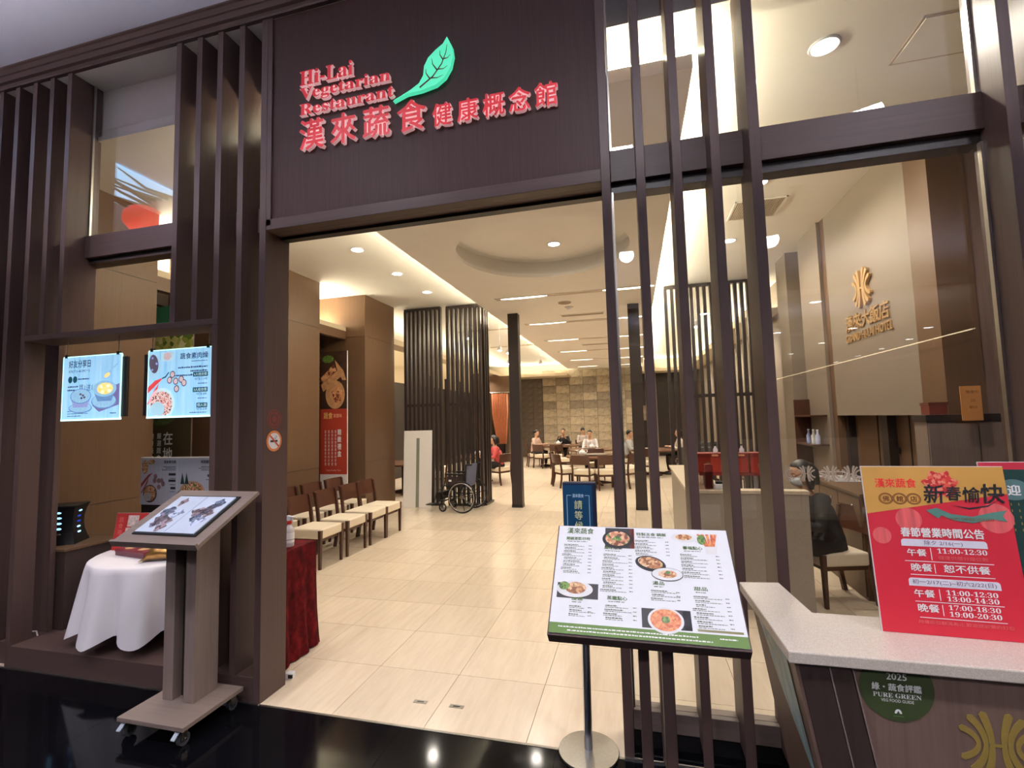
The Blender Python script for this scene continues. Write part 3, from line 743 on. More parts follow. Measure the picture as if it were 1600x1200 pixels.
pr_poly(_sh, [(.222, .315), (.255, .315), (.262, .350), (.216, .350)], m_plate, y0, 'cup_picture')
for i, a in enumerate((-.03, -.018, -.005, .008, .018)): pr_poly(_sh, [(.236+a*.5, .345), (.244+a*.5, .345), (.244+a*1.2, .395), (.234+a*1.2, .395)], m_f2, y0-.0004-.0001*i, 'roll_picture')
pr_ell(_sh, .212, .372, .014, .02, m_f3, y0-.001, 'garnish_picture')
photo(-.005, .145, .045, .108, m_dkp); photo(.12, .145, .045, .108, M('grey_print', (96, 96, 104), .5))
pr_ell(_sh, .068, .072, .055, .042, m_plate, y0-.0004, 'dish_picture'); pr_ell(_sh, .068, .073, .047, .035, m_f2, y0-.0008, 'dish_picture'); pr_ell(_sh, .068, .074, .013, .011, m_f3, y0-.0012, 'garnish_picture')
pr_rect(_sh, .16, .29, .046, .053, M('tape', (120, 112, 66), .3), y0, 'tape_strip')

# ================================================================== BLUE WAITING SIGN ON A POLE
ws = thing('waiting_sign', 'blue waiting sign on a chrome pole with a round steel base', 'sign', (-.305, 2.63, 0))
MB().lathe([(.155, 0), (.158, .004), (.155, .012), (.02, .020), (.0, .020)], n=40).build('base_disc', m_steel, ws, smooth=True, auto=30)
MB().tube([(0, 0, .018), (.008, .01, 1.02)], .022, 20).build('pole', m_chrome, ws, smooth=True, auto=40)
m_blue = M('sign_blue', (16, 66, 100), .4, var=.03); m_blued = M('sign_blue_edge', (26, 34, 56), .4)
sb = MB().box(-.090, .090, -.02, .02, .98, 1.40).build('sign_box', m_blued, ws, bevel=.006)
pr_rect(sb, -.086, .070, .985, 1.385, m_blue, -.0212, 'sign_face')
m_lb = M('pale_blue_ink', (176, 206, 224), .5); m_yel = M('pale_yellow_ink', (214, 216, 168), .5)
pr_lines(sb, [(-.066, -.042, 1.328, 1.331), (.030, .054, 1.328, 1.331), (-.068, -.065, .99, 1.331), (.052, .055, .99, 1.331)], m_lb, -.0218, 'border_line')
pr_text(sb, '漢來蔬食', -.006, 1.318, .020, m_lb, .062, 'c', -.0218, .02)
pr_text(sb, '請等候帶位', -.006, 1.308, .050, m_yel, y=-.0218, off=.012, vertical=True, w=.046)

# ================================================================== RECEPTION STAND OUT FRONT (right)
rs = thing('reception_stand', 'dark wooden reception stand with an L-shaped quartz top and gold emblem', 'counter', (.41, 1.6, 0))
def RS(p): return [(x-.41, y-1.6) for x, y in p]
MB().slab(RS([(.41, 1.6), (2.1, 1.6), (2.1, 1.915), (.575, 1.915), (.55, 2.22), (.395, 2.20)]), 1.015, 1.05).build('stone_top', m_stone, rs, bevel=.004)
sl = .16
def slx(z, x=.43): return x+(1.015-z)*sl
bz, tz = .0, 1.013
MB().hexa([(slx(bz)-.41, .03, bz), (1.69, .03, bz), (1.69, .30, bz), (slx(bz)-.41, .30, bz)], [(slx(tz)-.41, .03, tz), (1.69, .03, tz), (1.69, .30, tz), (slx(tz)-.41, .30, tz)]).build('front_body', m_cab, rs)
MB().hexa([(slx(bz)-.41, .30, bz), (slx(bz)-.28, .30, bz), (slx(bz)-.28, .585, bz), (slx(bz)-.41, .585, bz)], [(slx(tz)-.41, .30, tz), (.155, .30, tz), (.155, .585, tz), (slx(tz)-.41, .585, tz)]).build('side_body', m_cab, rs)
m_cabd = WOOD('reception_wood_dark', (62, 48, 44), .4, .2)
def strip(xt, w, m, nm, d=.008):
    x = lambda z: xt+(1.013-z)*sl-.41
    MB().hexa([(x(0), .03-d, .0), (x(0)+w, .03-d, .0), (x(0)+w, .032, .0), (x(0), .032, .0)], [(x(tz), .03-d, tz), (x(tz)+w, .03-d, tz), (x(tz)+w, .032, tz), (x(tz), .032, tz)]).build(nm, m, rs)
strip(.440, .075, m_cabd, 'front_board', .010)
strip(.522, .052, m_cabd, 'front_board', .010)
strip(.517, .004, m_lect, 'inlay_line', .012)
strip(.577, .004, m_lect, 'inlay_line', .012)
ge = link('gold_emblem', emblem_mesh('gold_emblem', m_goldp, .083, .0015), rs, (.915-.41, .0292, .836))
# stuck on the slanted side: a photograph
ang = math.atan(sl)
sp = struct_loc = None
pp = MB()
def sidept(y, z): return (slx(z)-.0025-.41, y-1.6, z)
m_water = M('blue_photo', (172, 208, 220), .35, var=.38, scale=7, stretch=(1, 3, .8))
pp.add([sidept(2.10, .985), sidept(1.72, .985), sidept(1.68, .62), sidept(1.95, .80)], [(0, 1, 2, 3)]); side = pp.build('side_photo', m_water, rs)
m_wh2 = M('foam_print', (214, 224, 224), .4, var=.1, scale=20)
for a in ((2.05, .95), (1.98, .90), (1.90, .86), (1.84, .93), (1.93, .94), (1.82, .82)):
    y, z = a; MB().add([tuple(Vector(sidept(y+dy, z+dz))-Vector((.0006, 0, 0))) for dy, dz in ((.03, .0), (.0, .02), (-.035, -.01), (.0, -.015))], [(0, 1, 2, 3)]).build('white_streak', m_wh2, side)
# round green sticker
st = thing('round_sticker', 'round olive green award sticker with white lettering on the stand front', 'sticker', (.688, 1.6285, .962))
m_olive = M('olive_sticker', (64, 76, 44), .45, var=.12, scale=12)
dk = MB().add([(.092*math.cos(2*PI*i/48), 0, min(.0505, .092*math.sin(2*PI*i/48))) for i in range(48)], [tuple(range(47, -1, -1))]).build('disc', m_olive, st)
pr_text(dk, '2025', .002, .021, .0185, m_white_l, .05, 'c', -.0006, .01)
pr_text(dk, '綠・蔬食評鑑', .0, -.010, .021, m_white_l, .122, 'c', -.0006, .03)
pr_text(dk, mbold('PURE GREEN'), .0, -.028, .0125, m_white_l, .118, 'c', -.0006)
pr_text(dk, 'VEG FOOD GUIDE', .0, -.040, .008, m_white_l, .08, 'c', -.0006)
pr_poly(dk, [(.009*math.cos(t), -.070+.012*math.sin(t)) for t in (PI*i/14 for i in range(15))]+[(-.004, -.070), (0, -.062), (.004, -.070)], m_white_l, -.0006, 'arch_mark')
pr_lines(dk, [(-.013, .013, -.078, -.0765)], M('sticker_line', (110, 150, 80), .5), -.0006)
# ---- red poster board on the stand
pA = math.atan2(.07, .51)
po = thing('poster_board', 'red and gold holiday hours poster standing on the quartz counter', 'poster', (.733, 1.795, 1.051))
po.rotation_euler = (-pA, 0, math.radians(-2))
PW, PH = .385, .515
m_pred = M('poster_red', (208, 40, 58), .45, var=.03, scale=6); m_pgold = M('poster_gold', (206, 154, 74), .4, var=.10, scale=5)
m_foam = M('foam_board', (232, 226, 222), .6)
bd = MB().box(0, PW, 0, .006, 0, PH).build('board', m_foam, po)
pr_rect(bd, .0015, PW, 0, PH-.002, m_pred, -.0006, 'red_print')
pr_poly(bd, [(.0015, PH-.155), (PW, PH-.085), (PW, PH-.002), (.0015, PH-.002)], m_pgold, -.0010, 'gold_print')
m_lan = M('lantern_print', (222, 96, 96), .5, var=.2, scale=60, stretch=(1, 1, .05))
for x, z, r in ((.115, .345, .036), (.035, .292, .026), (.345, .355, .045)): pr_ell(bd, x, z, r, r*1.0, m_lan, -.0011, 'lantern_picture')
m_flow = SPECK('flower_print', [(214, 56, 52), (226, 90, 70), (196, 40, 44), (232, 140, 110)], 120, .5)
pr_poly(bd, [(.215+.045*math.cos(t)*(1+.16*math.sin(7*t)), PH-.058+.042*math.sin(t)*(1+.16*math.cos(6*t))) for t in (2*PI*i/40 for i in range(40))], m_flow, -.0013, 'tree_picture')
m_brown = M('brown_ink', (120, 66, 28), .6)
pr_text(bd, '漢來蔬食', .035, PH-.070, .030, m_sred, .115, y=-.0014, off=.012)
for i, c in enumerate('佛館店'):
    x = .060+i*.0385
    mb = MB()
    for R_ in (.0205, .0172):
        n = 28; mb.add([(x+R_*math.cos(2*PI*j/n), -.0014, PH-.1055+R_*.9*math.sin(2*PI*j/n)) for j in range(n)]+[(x+(R_-.0022)*math.cos(2*PI*j/n), -.0014, PH-.1055+(R_-.0022)*.9*math.sin(2*PI*j/n)) for j in range(n)], [(j, (j+1) % n, (j+1) % n+n, j+n) for j in range(n)])
    mb.build('ring_print', m_brown, bd)
    pr_text(bd, c, x, PH-.115, .0185, m_brown, .0195, 'c', -.0016, .02)
for c, x, z, h, w in (('新', .163, PH-.118, .060, .056), ('春', .222, PH-.108, .045, .042), ('愉', .266, PH-.113, .048, .046), ('快', .312, PH-.115, .060, .062)):
    pr_text(bd, c, x, z, h, m_ink, w, y=-.0019, off=.018, shear=.10)
pr_poly(bd, [(.235, PH-.122), (.28, PH-.135), (.33, PH-.125), (.365, PH-.10), (.33, PH-.121), (.28, PH-.130)], m_ink, -.0019, 'brush_stroke')
m_rib = M('ribbon_green', (84, 132, 118), .5)
pr_poly(bd, [(.165, PH-.140), (.195, PH-.132), (.23, PH-.150), (.285, PH-.157), (.335, PH-.143), (.375, PH-.135), (.362, PH-.153), (.372, PH-.170), (.335, PH-.163), (.285, PH-.176), (.235, PH-.170), (.205, PH-.155), (.195, PH-.165), (.182, PH-.155)], m_rib, -.0021, 'ribbon_print')
pr_text(bd, 'HAPPY CHINESE NEW YEAR', .282, PH-.170, .009, m_brown, .115, 'c', -.0024)
pr_text(bd, '春節營業時間公告', .197, .290, .030, m_white_l, .22, 'c', -.0016, .03)
m_pbar = M('white_bar', (226, 224, 236), .5)
def bar(x0, x1, z0, z1):
    r = .009; pts = [(x0, z0), (x1, z0)]+[(x1-r+r*math.cos(t), z1-r+r*math.sin(t)) for t in (PI/2*i/5 for i in range(6))]+[(x0+r+r*math.cos(t), z1-r+r*math.sin(t)) for t in (PI/2+PI/2*i/5 for i in range(6))]
    pr_poly(bd, pts, m_pbar, -.0013, 'white_bar')
m_pink = M('date_ink', (96, 60, 92), .6)
bar(.085, .310, .262, .284); pr_text(bd, '除夕 2/16(一)', .197, .265, .016, m_pink, .10, 'c', -.0017)
pr_text(bd, '午餐', .097, .232, .022, m_white_l, .052, y=-.0016, off=.02)
pr_text(bd, mbold('11:00-12:30'), .178, .243, .015, m_white_l, .128, y=-.0016)
pr_text(bd, '僅提供部分座位數', .178, .224, .012, m_lan, .128, y=-.0016, off=.02)
pr_text(bd, '晚餐', .102, .186, .024, m_white_l, .056, y=-.0016, off=.02)
pr_text(bd, '恕不供餐', .188, .186, .024, m_white_l, .118, y=-.0016, off=.02)
bar(.090, .325, .142, .166); pr_text(bd, '初一2/17(二)~初六2/22(日)', .207, .146, .016, m_pink, .215, 'c', -.0017)
pr_text(bd, '午餐', .100, .109, .023, m_white_l, .054, y=-.0016, off=.02)
pr_text(bd, mbold('11:00-12:30'), .184, .120, .0145, m_white_l, .13, y=-.0016)
pr_text(bd, mbold('13:00-14:30'), .184, .102, .0145, m_white_l, .13, y=-.0016)
pr_text(bd, '晚餐', .104, .066, .024, m_white_l, .056, y=-.0016, off=.02)
pr_text(bd, mbold('17:00-18:30'), .184, .077, .0145, m_white_l, .13, y=-.0016)
pr_text(bd, mbold('19:00-20:30'), .184, .058, .0145, m_white_l, .13, y=-.0016)
pr_text(bd, '用餐座位額滿為止,歡迎提前預約訂位', .10, .032, .011, m_lan, .24, y=-.0016, off=.02)
pr_lines(bd, [(.088, .318, .2155, .2175), (.10, .325, .0955, .0975), (.098, .315, .175, .177), (.106, .325, .049, .051), (.160, .162, .222, .258), (.164, .166, .182, .210), (.166, .168, .102, .135), (.168, .170, .058, .090)], m_white_l, -.0016, 'rule_line')
# second board behind
p2 = thing('poster_board', 'second poster with red border and dark green field, half hidden behind the first', 'poster', (1.10, 1.875, 1.051))
p2.rotation_euler = (-.10, 0, 0)
b2 = MB().box(0, .36, 0, .006, 0, .52).build('board', m_foam, p2)
pr_rect(b2, 0, .36, 0, .518, M('poster_crimson', (196, 48, 66), .45, var=.03), -.0006, 'red_print')
m_pgr = M('poster_green', (28, 62, 56), .45)
pr_poly(b2, [(.02, .02), (.34, .02), (.34, .495), (.028, .495), (.02, .487)], m_pgr, -.0010, 'green_print')
pr_ell(b2, .085, .43, .042, .034, M('badge_print', (86, 118, 116), .5), -.0013, 'badge'); pr_text(b2, '迎', .085, .412, .034, m_white_l, .036, 'c', -.0017, .03)
pr_lines(b2, [(.07+i*.02, .073+i*.02, .38-j*.02, .388-j*.02) for i in range(8) for j in range(5)], m_goldp, -.0013)
# ================================================================== DISPLAY NICHE
m_ledbg, _nt, _b = newmat('backlit_print')
_v = coords(_nt, (26, 1, 1.2)); _f = noise(_nt, _v, 1.4, 4, .6)
_r2 = ramp(_nt, [(.3, lin((128, 178, 214))), (.5, lin((150, 200, 230))), (.75, lin((172, 216, 240)))]); _nt.links.new(_f, _r2.inputs[0])
_nt.links.new(_r2.outputs[0], _b.inputs['Base Color']); _nt.links.new(_r2.outputs[0], _b.inputs['Emission Color']); _b.inputs['Emission Strength'].default_value = .8
m_edge = EM('acrylic_edge', lin((190, 250, 250)), 1.3)
m_navy = M('navy_ink', (40, 66, 104), .5, emit=(40, 66, 104), es=.5)
m_teal = M('teal_label', (20, 82, 96), .5, emit=(20, 82, 96), es=.5)
def P2(name, c, es=.6): return M(name, c, .5, emit=True, es=es, var=.12, scale=60)
m_bowl = P2('bowl_print', (150, 196, 226)); m_bowl2 = P2('bowl_shade_print', (104, 146, 190)); m_soup = P2('soup_print', (240, 214, 140), .8); m_lil = P2('lilac_print', (150, 160, 210))
m_chk = P2('chilli_print', (216, 70, 70), .7); m_mush = P2('mushroom_print', (214, 190, 190)); m_mushd = P2('mushroom_dark_print', (90, 80, 96))
m_rice = P2('rice_print', (170, 212, 226)); m_stewp = SPECK('stew_backlit', [(220, 150, 140), (250, 220, 210), (96, 70, 72), (240, 190, 180)], 120, .5); m_stewp.node_tree.nodes['Principled BSDF'].inputs['Emission Strength'].default_value = .6
_pb = m_stewp.node_tree; _pb.links.new(_pb.nodes['Color Ramp'].outputs[0], _pb.nodes['Principled BSDF'].inputs['Emission Color'])
def led(label, x0, x1, z0, z1, strip_x):
    t = thing('backlit_panel', label, 'display', ((x0+x1)/2, 2.70, z0), group='hanging backlit panels')
    w, h = x1-x0, z1-z0
    s = MB().box(-w/2, w/2, 0, .008, 0, h).build('acrylic_sheet', m_ledbg, t)
    for b in ((-w/2, w/2, -.002, .010, h, h+.006), (-w/2-.004, w/2+.004, -.004, .012, -.012, 0), (-w/2-.004, -w/2, -.002, .010, 0, h), (w/2, w/2+.004, -.002, .010, 0, h)):
        MB().box(*b).build('lit_edge', m_edge, t)
    MB().box(strip_x-.022, strip_x+.022, .006, .03, .01, h-.02).build('side_channel', m_black, t)
    for x in (-w/2+.03, w/2-.03):
        MB().tube([(x, .004, h), (x, .004, 2.455-z0)], .003, 6).build('hanging_wire', m_steel, t)
        MB().box(x-.012, x+.012, -.006, .014, h-.004, h+.02).build('clip', m_black, t)
    return s, w, h
s1, w, h = led('hanging backlit soup panel with two printed bowls, left of the two in the niche', -4.285, -3.70, 1.835, 2.315, .315)
pr_text(s1, '好友分享日', -.235, h-.085, .060, m_navy, .225, off=.02)
pr_text(s1, '3/3(六)~6/29(一)', -.235, h-.125, .028, m_navy, .215, off=.01)
for x in (-.215, -.165): pr_ell(s1, x, h-.175, .022, .026, m_teal, -.0012, 'badge')
pr_lines(s1, fine_text(random.Random(3), -.135, -.02, h-.178, .012, .014)+fine_text(random.Random(4), -.24, -.13, h-.235, .012, .014)+fine_text(random.Random(5), -.24, -.13, h-.262, .012, .014)+fine_text(random.Random(6), -.23, .0, .058, .006, .012)+fine_text(random.Random(7), -.23, -.02, .040, .006, .012)+fine_text(random.Random(8), -.23, -.09, .022, .006, .012)+fine_text(random.Random(8), .20, .26, .035, .009, .014), m_navy, -.0012)
pr_text(s1, '買1送1', -.12, h-.265, .050, m_navy, .135)
pr_poly(s1, [(.02, .10), (.09, .05), (.285, .10), (.285, .26), (.15, .22)], P2('mat_print', (120, 110, 160)), -.0010, 'cloth_picture')
pr_ell(s1, -.10, .085, .12, .040, m_bowl2, -.0014, 'saucer_picture'); pr_ell(s1, -.10, .088, .112, .035, m_bowl, -.0016, 'saucer_picture')
pr_poly(s1, [(-.205, .17), (.005, .17), (-.03, .09), (-.17, .09)], m_lil, -.0018, 'bowl_picture')
pr_ell(s1, -.10, .175, .108, .058, m_bowl2, -.0020, 'bowl_picture'); pr_ell(s1, -.10, .176, .10, .052, m_bowl, -.0022, 'bowl_picture')
for x, z in ((-.10, .19), (-.075, .18), (-.06, .165), (-.09, .16)): pr_ell(s1, x, z, .012, .008, m_mushd, -.0024, 'garnish_picture')
pr_ell(s1, .135, .13, .125, .058, m_bowl2, -.0014, 'saucer_picture'); pr_ell(s1, .135, .134, .118, .053, m_bowl, -.0016, 'saucer_picture')
pr_poly(s1, [(.02, .22), (.255, .22), (.21, .13), (.075, .13)], m_bowl2, -.0018, 'bowl_picture')
pr_ell(s1, .14, .225, .118, .062, m_bowl, -.0020, 'bowl_picture'); pr_ell(s1, .145, .225, .08, .044, m_soup, -.0022, 'soup_picture')
for i in range(8): pr_ell(s1, .145+.05*math.cos(i*2.4), .222+.026*math.sin(i*2.4), .016, .012, P2('bean_print%d' % i, (250, 236, 200) if i % 2 else (245, 200, 100), .9), -.0024-.0001*i, 'bean_picture')
pr_poly(s1, [(.19, .345), (.285, .42), (.285, .435), (.18, .36)], m_bowl, -.0016, 'spoon_picture'); pr_ell(s1, .16, .325, .045, .024, m_bowl, -.0018, 'spoon_picture', rot=.4); pr_ell(s1, .16, .326, .032, .016, m_soup, -.0020, 'soup_picture', rot=.4)
s2, w, h = led('hanging backlit price panel with red chilli and mushrooms, right one in the niche', -3.435, -2.865, 1.835, 2.315, -.312)
pr_text(s2, '蔬食素肉燥', .255, h-.075, .045, m_navy, .25, 'r', off=.02)
rr = fine_text(random.Random(1), .11, .25, h-.095, .006, .012)
for i, x in enumerate((-.01, .10, -.06)): rr += fine_text(random.Random(10+i), x, .25, h-.14-.028*i, .012, .014)
for z in (.235, .13, .03): rr += fine_text(random.Random(20), .17 if z > .05 else .10, .25, z-.012, .006, .012)
pr_lines(s2, rr, m_navy, -.0012)
for z, s, wd in ((.275, '6人組合價', .13), (.165, '3人組合價', .13), (.055, '個人價', .095)):
    pr_poly(s2, [(.255-wd, z), (.255, z), (.255, z+.033), (.255-wd, z+.033)], m_teal, -.0012, 'label_box')
    pr_text(s2, s, .255-wd/2, z+.006, .022, P2('label_ink', (200, 235, 240)), wd*.86, 'c', -.0016)
for z, s in ((.243, 'NT$ 1,140'), (.136, 'NT$ 680'), (.030, 'NT$ 238')): pr_text(s2, s, .25, z+.004, .020, m_navy, None, 'r')
pr_poly(s2, [(-.28, .29), (-.27, .25), (-.16, .33), (-.155, .36), (-.19, .445), (-.26, .462), (-.285, .45)], P2('tray_print', (170, 214, 236)), -.0010, 'tray_picture')
pr_ell(s2, -.235, .385, .042, .07, m_mushd, -.0014, 'bean_picture', rot=.2)
for i in range(7): pr_ell(s2, -.235+.026*math.cos(i*2.1), .385+.05*math.sin(i*2.1), .010, .008, m_lil, -.0016-.0001*i, 'bean_picture')
pr_poly(s2, [(-.17, .40), (-.06, .40), (-.04, .465), (-.17, .465)], P2('dish_print_white', (190, 226, 240)), -.0010, 'tray_picture'); pr_ell(s2, -.11, .435, .035, .03, m_mush, -.0014, 'mushroom_picture')
pr_poly(s2, [(-.285, .215), (-.285, .17), (-.20, .235), (-.155, .268), (-.165, .275), (-.22, .262)], m_chk, -.0012, 'chilli_picture')
pr_poly(s2, [(-.285, .10), (-.24, .17), (-.185, .24), (-.20, .18), (-.25, .11), (-.285, .085)], m_chk, -.0014, 'chilli_picture')
pr_poly(s2, [(-.158, .27), (-.12, .28), (-.09, .315), (-.098, .32), (-.125, .29), (-.16, .277)], m_teal, -.0013, 'stem_picture')
for x, z in ((-.06, .30), (-.085, .26), (-.03, .25), (.02, .262), (.045, .235), (-.02, .195)): pr_ell(s2, x, z, .024, .026, m_mushd, -.0014, 'mushroom_picture'); pr_ell(s2, x, z, .017, .019, m_mush, -.0017, 'mushroom_picture')
bowlp = [(max(-.284, -.155+.12*math.cos(t)), max(.006, .09+.115*math.sin(t))) for t in (2*PI*i/30 for i in range(30))]
pr_poly(s2, bowlp, P2('bowl_rim_print', (200, 236, 244)), -.0014, 'bowl_picture')
pr_poly(s2, [(max(-.28, -.155+.10*math.cos(t)), max(.008, .088+.095*math.sin(t))) for t in (2*PI*i/30 for i in range(30))], m_stewp, -.0017, 'stew_picture')
pr_poly(s2, [(-.19+.065*math.cos(t), max(.01, .05+.055*math.sin(t))) for t in (2*PI*i/24 for i in range(24))], m_rice, -.0020, 'rice_picture')

# low dark cabinet with the LED speaker
cb = thing('low_cabinet', 'low dark brown cabinet behind the left post of the display niche', 'cabinet', (-4.76, 3.12, .155))
box('body', m_cabd, (-.25, .25, -.21, .22, 0, .615), cb); box('cabinet_top', m_pier, (-.262, .262, -.222, .232, .615, .637), cb, bevel=.003)
m_led = EM('led_blue', (.22, .6, 1), 2.2)
sp_ = thing('led_speaker', 'black hourglass speaker with glowing blue lights on the low cabinet', 'speaker', (-4.79, 3.08, .7925), math.radians(33))
prof = [(.125, 0), (.112, .04), (.098, .10), (.092, .16), (.096, .22), (.108, .28), (.118, .31)]
mb = MB(); vs = []
for q, z in prof: vs += [(-q, -q, z), (q, -q, z), (q, q, z), (-q, q, z)]
mb.add(vs, [(i*4+j, i*4+(j+1) % 4, i*4+4+(j+1) % 4, i*4+4+j) for i in range(len(prof)-1) for j in range(4)]+[(3, 2, 1, 0), tuple(range(len(vs)-4, len(vs)))])
mb.build('body', m_black, sp_); MB().box(-.124, .124, -.124, .124, .308, .322).build('top_cap', m_black, sp_, bevel=.004)
for k in range(5):
    z = .085+k*.045; q = .101 if k < 1 else .096 if k < 4 else .104
    MB().ell((-.0, -q, z), (.020, .005, .009), 12, 6).build('light', m_led if k != 0 else m_chrome, sp_)
    MB().ell((q, .0, z), (.005, .028, .008), 12, 6).build('light', m_led if k in (0, 1, 4) else M('led_dim%d' % k, (20, 40, 110), .3, emit=(20, 60, 190), es=.8), sp_)
wc = MB().tube([(-4.86, 2.86, .33), (-4.84, 2.855, .27), (-4.78, 2.85, .20), (-4.755, 2.84, .168), (-4.81, 2.86, .162), (-4.86, 2.86, .185), (-4.80, 2.83, .165), (-4.72, 2.82, .168), (-4.66, 2.83, .172), (-4.60, 2.80, .165), (-4.58, 2.79, .163)], .0055, 8).build('power_cable', M('white_cable', (206, 196, 184), .5), smooth=True)
tag(wc, 'white power cable lying loose on the niche platform', 'cable')
# round table under a white cloth
m_cloth = M('white_tablecloth', (234, 227, 230), .75, var=.02, scale=300, bump=.05)
TC = (-3.76, 3.22); TR = .545
def ntbl():
    t = thing('round_table', 'small round folding table hidden under the white cloth', 'table', (TC[0], TC[1], .155))
    MB().lathe([(.52, .555), (.52, .585), (0, .585)], n=40).build('tabletop', m_pier, t)
    for k in range(4):
        a = PI/4+k*PI/2; MB().tube([(.34*math.cos(a), .34*math.sin(a), .0), (.22*math.cos(a), .22*math.sin(a), .555)], .014, 8).build('leg', m_steel, t)
ntbl()
ph = [random.uniform(0, 6.28) for _ in range(4)]
def wav(t, z):
    k = max(0, (.742-z)/.49)
    return k**.8*(.20*abs(math.sin(5.5*t+ph[0]))**1.6-.07+.025*math.sin(22*t+ph[1]))
N = 144; prof = [(TR-.545, .747), (TR-.10, .7475), (TR-.012, .747), (TR+.003, .738), (TR+.008, .70), (TR+.016, .60), (TR+.026, .48), (TR+.036, .36), (TR+.045, .262)]
mb = MB(); vs = []
for i, (r, z) in enumerate(prof):
    for j in range(N):
        t = 2*PI*j/N; rr = max(r, .002)*(1+(wav(t, z) if i > 2 else 0)); zz = z
        if i >= 4: zz = z-.045*((.742-z)/.49)*(abs(math.sin(5.5*t+ph[0]))**1.6*1.6-.5)
        vs.append((rr*math.cos(t), rr*math.sin(t), zz))
mb.add(vs, [(i*N+j, i*N+(j+1) % N, (i+1)*N+(j+1) % N, (i+1)*N+j) for i in range(len(prof)-1) for j in range(N)])
tc = mb.build('tablecloth', m_cloth, smooth=True, loc=(TC[0], TC[1], 0)); tag(tc, 'white cloth draped in folds over the round table in the niche', 'tablecloth')
# things on the table
lf_ = thing('leaflet_stand', 'red leaflet board with small pictures leaning at the back of the round table', 'leaflet', (-4.11, 3.10, .749), math.radians(10), tilt=0)
lf_.rotation_euler = (-.16, 0, math.radians(8))
lb = MB().box(-.15, .15, 0, .012, 0, .30).build('board', m_foam, lf_); pr_rect(lb, -.149, .149, 0, .299, M('leaflet_red', (176, 46, 42), .45, var=.08, scale=9), -.0006, 'red_print')
m_lp = M('leaflet_picture', (206, 186, 176), .5, var=.35, scale=40)
for x0, x1, z0, z1 in ((-.04, .06, .19, .28), (-.05, .05, .12, .18), (.07, .14, .17, .21), (-.04, .06, .02, .075)): pr_rect(lb, x0, x1, z0, z1, m_lp, -.001, 'picture')
pr_text(lb, '蔬食禮盒', -.10, .27, .045, M('leaflet_pink', (214, 110, 100), .5), y=-.001, vertical=True, w=.045)
gb = thing('gift_box', 'flat dark purple gift box on the white tablecloth', 'box', (-3.86, 3.03, .749), math.radians(-8))
MB().box(-.19, .17, -.09, .10, 0, .045).build('box_body', M('purple_box', (92, 32, 48), .35), gb, bevel=.003); lid_ = MB().box(-.193, .173, -.093, .103, .030, .050).build('lid', M('maroon_lid', (112, 36, 50), .35), gb, bevel=.003)
for x in (-.09, .07): MB().add([(x+.045*math.cos(t), -.02+.05*math.sin(t), .0515) for t in (2*PI*i/20 for i in range(20))], [tuple(range(20))]).build('gold_picture', M('gold_foil_print', (206, 166, 120), .4, var=.2), gb)
m_gfoil = M('gold_foil', (186, 140, 78), .28, .75, var=.25, scale=14, bump=.25)
def pack(x, y, rz, label, ribbon):
    t = thing('wrapped_package', label, 'package', (x, y, .749), rz, group='gold wrapped packages')
    mb = MB(); vs = []
    for i, (xx, hw, hh) in enumerate(((-.14, .075, .004), (-.115, .05, .014), (-.085, .065, .045), (0, .07, .06), (.085, .065, .045), (.115, .05, .014), (.14, .075, .004))):
        vs += [(xx, hw*math.cos(a)*(1 if abs(xx) < .1 else 1.0), .008+max(0, hh*(1+math.sin(a)))) for a in (2*PI*j/12 for j in range(12))]
    mb.add(vs, [(i*12+j, i*12+(j+1) % 12, i*12+12+(j+1) % 12, i*12+12+j) for i in range(6) for j in range(12)]+[tuple(range(11, -1, -1)), tuple(range(72, 84))])
    mb.build('wrapper', m_gfoil, t, smooth=True)
    if ribbon: MB().tube([(.02, -.072, .03), (.02, -.05, .10), (.02, 0, .130), (.02, .05, .10), (.02, .072, .03)], .010, 6, flat=(1.6, .3)).build('ribbon', M('cream_ribbon', (224, 206, 170), .4), t)
pack(-3.52, 2.93, math.radians(24), 'gold foil package on the tablecloth beside the purple box', False)
pack(-3.36, 3.06, math.radians(-15), 'gold foil package with a pale ribbon on the tablecloth behind the lectern', True)
# double picture board on a black box
pb_ = thing('picture_board', 'wide double picture board of menu dishes on a black base in the niche', 'poster board', (-4.24, 3.66, .155))
box('black_base', m_black, (-.455, .455, 0, .10, 0, .86), pb_)
bb = MB().box(-.46, .46, -.01, .02, .86, 1.305).build('picture_sheet', M('picture_paper', (186, 184, 196), .5, var=.04, stretch=(20, 1, 1), scale=2), pb_)
MB().box(-.462, .462, -.013, .023, 1.305, 1.315).build('top_edge', m_foam, pb_)
q = -.0106
pr_rect(bb, -.012, -.008, .862, 1.303, m_foam, q, 'divider')
pr_text(bb, '蔬食素肉燥', -.03, 1.255, .030, m_ink, .145, 'r', q, .02); pr_text(bb, '佛跳牆禮盒', .41, 1.255, .030, m_ink, .145, 'r', q, .02)
rr = []
for x0, x1, z in ((-.18, -.03, 1.22), (-.15, -.03, 1.205), (-.2, -.03, 1.19), (.27, .41, 1.22), (.24, .41, 1.205), (.27, .41, 1.19), (-.10, -.03, 1.11), (-.10, -.03, 1.05), (-.10, -.03, .985), (.33, .41, 1.10)): rr += fine_text(random.Random(int(z*1e3)), x0, x1, z, .007, .012)
for x0, x1, z in ((-.115, -.03, 1.14), (-.115, -.03, 1.08), (-.09, -.03, 1.01), (.345, .41, 1.13)): rr.append((x0, x1, z, z+.022))
pr_lines(bb, rr, m_ink, q)
m_c2 = M('chilli_paper', (150, 50, 48), .5, var=.1)
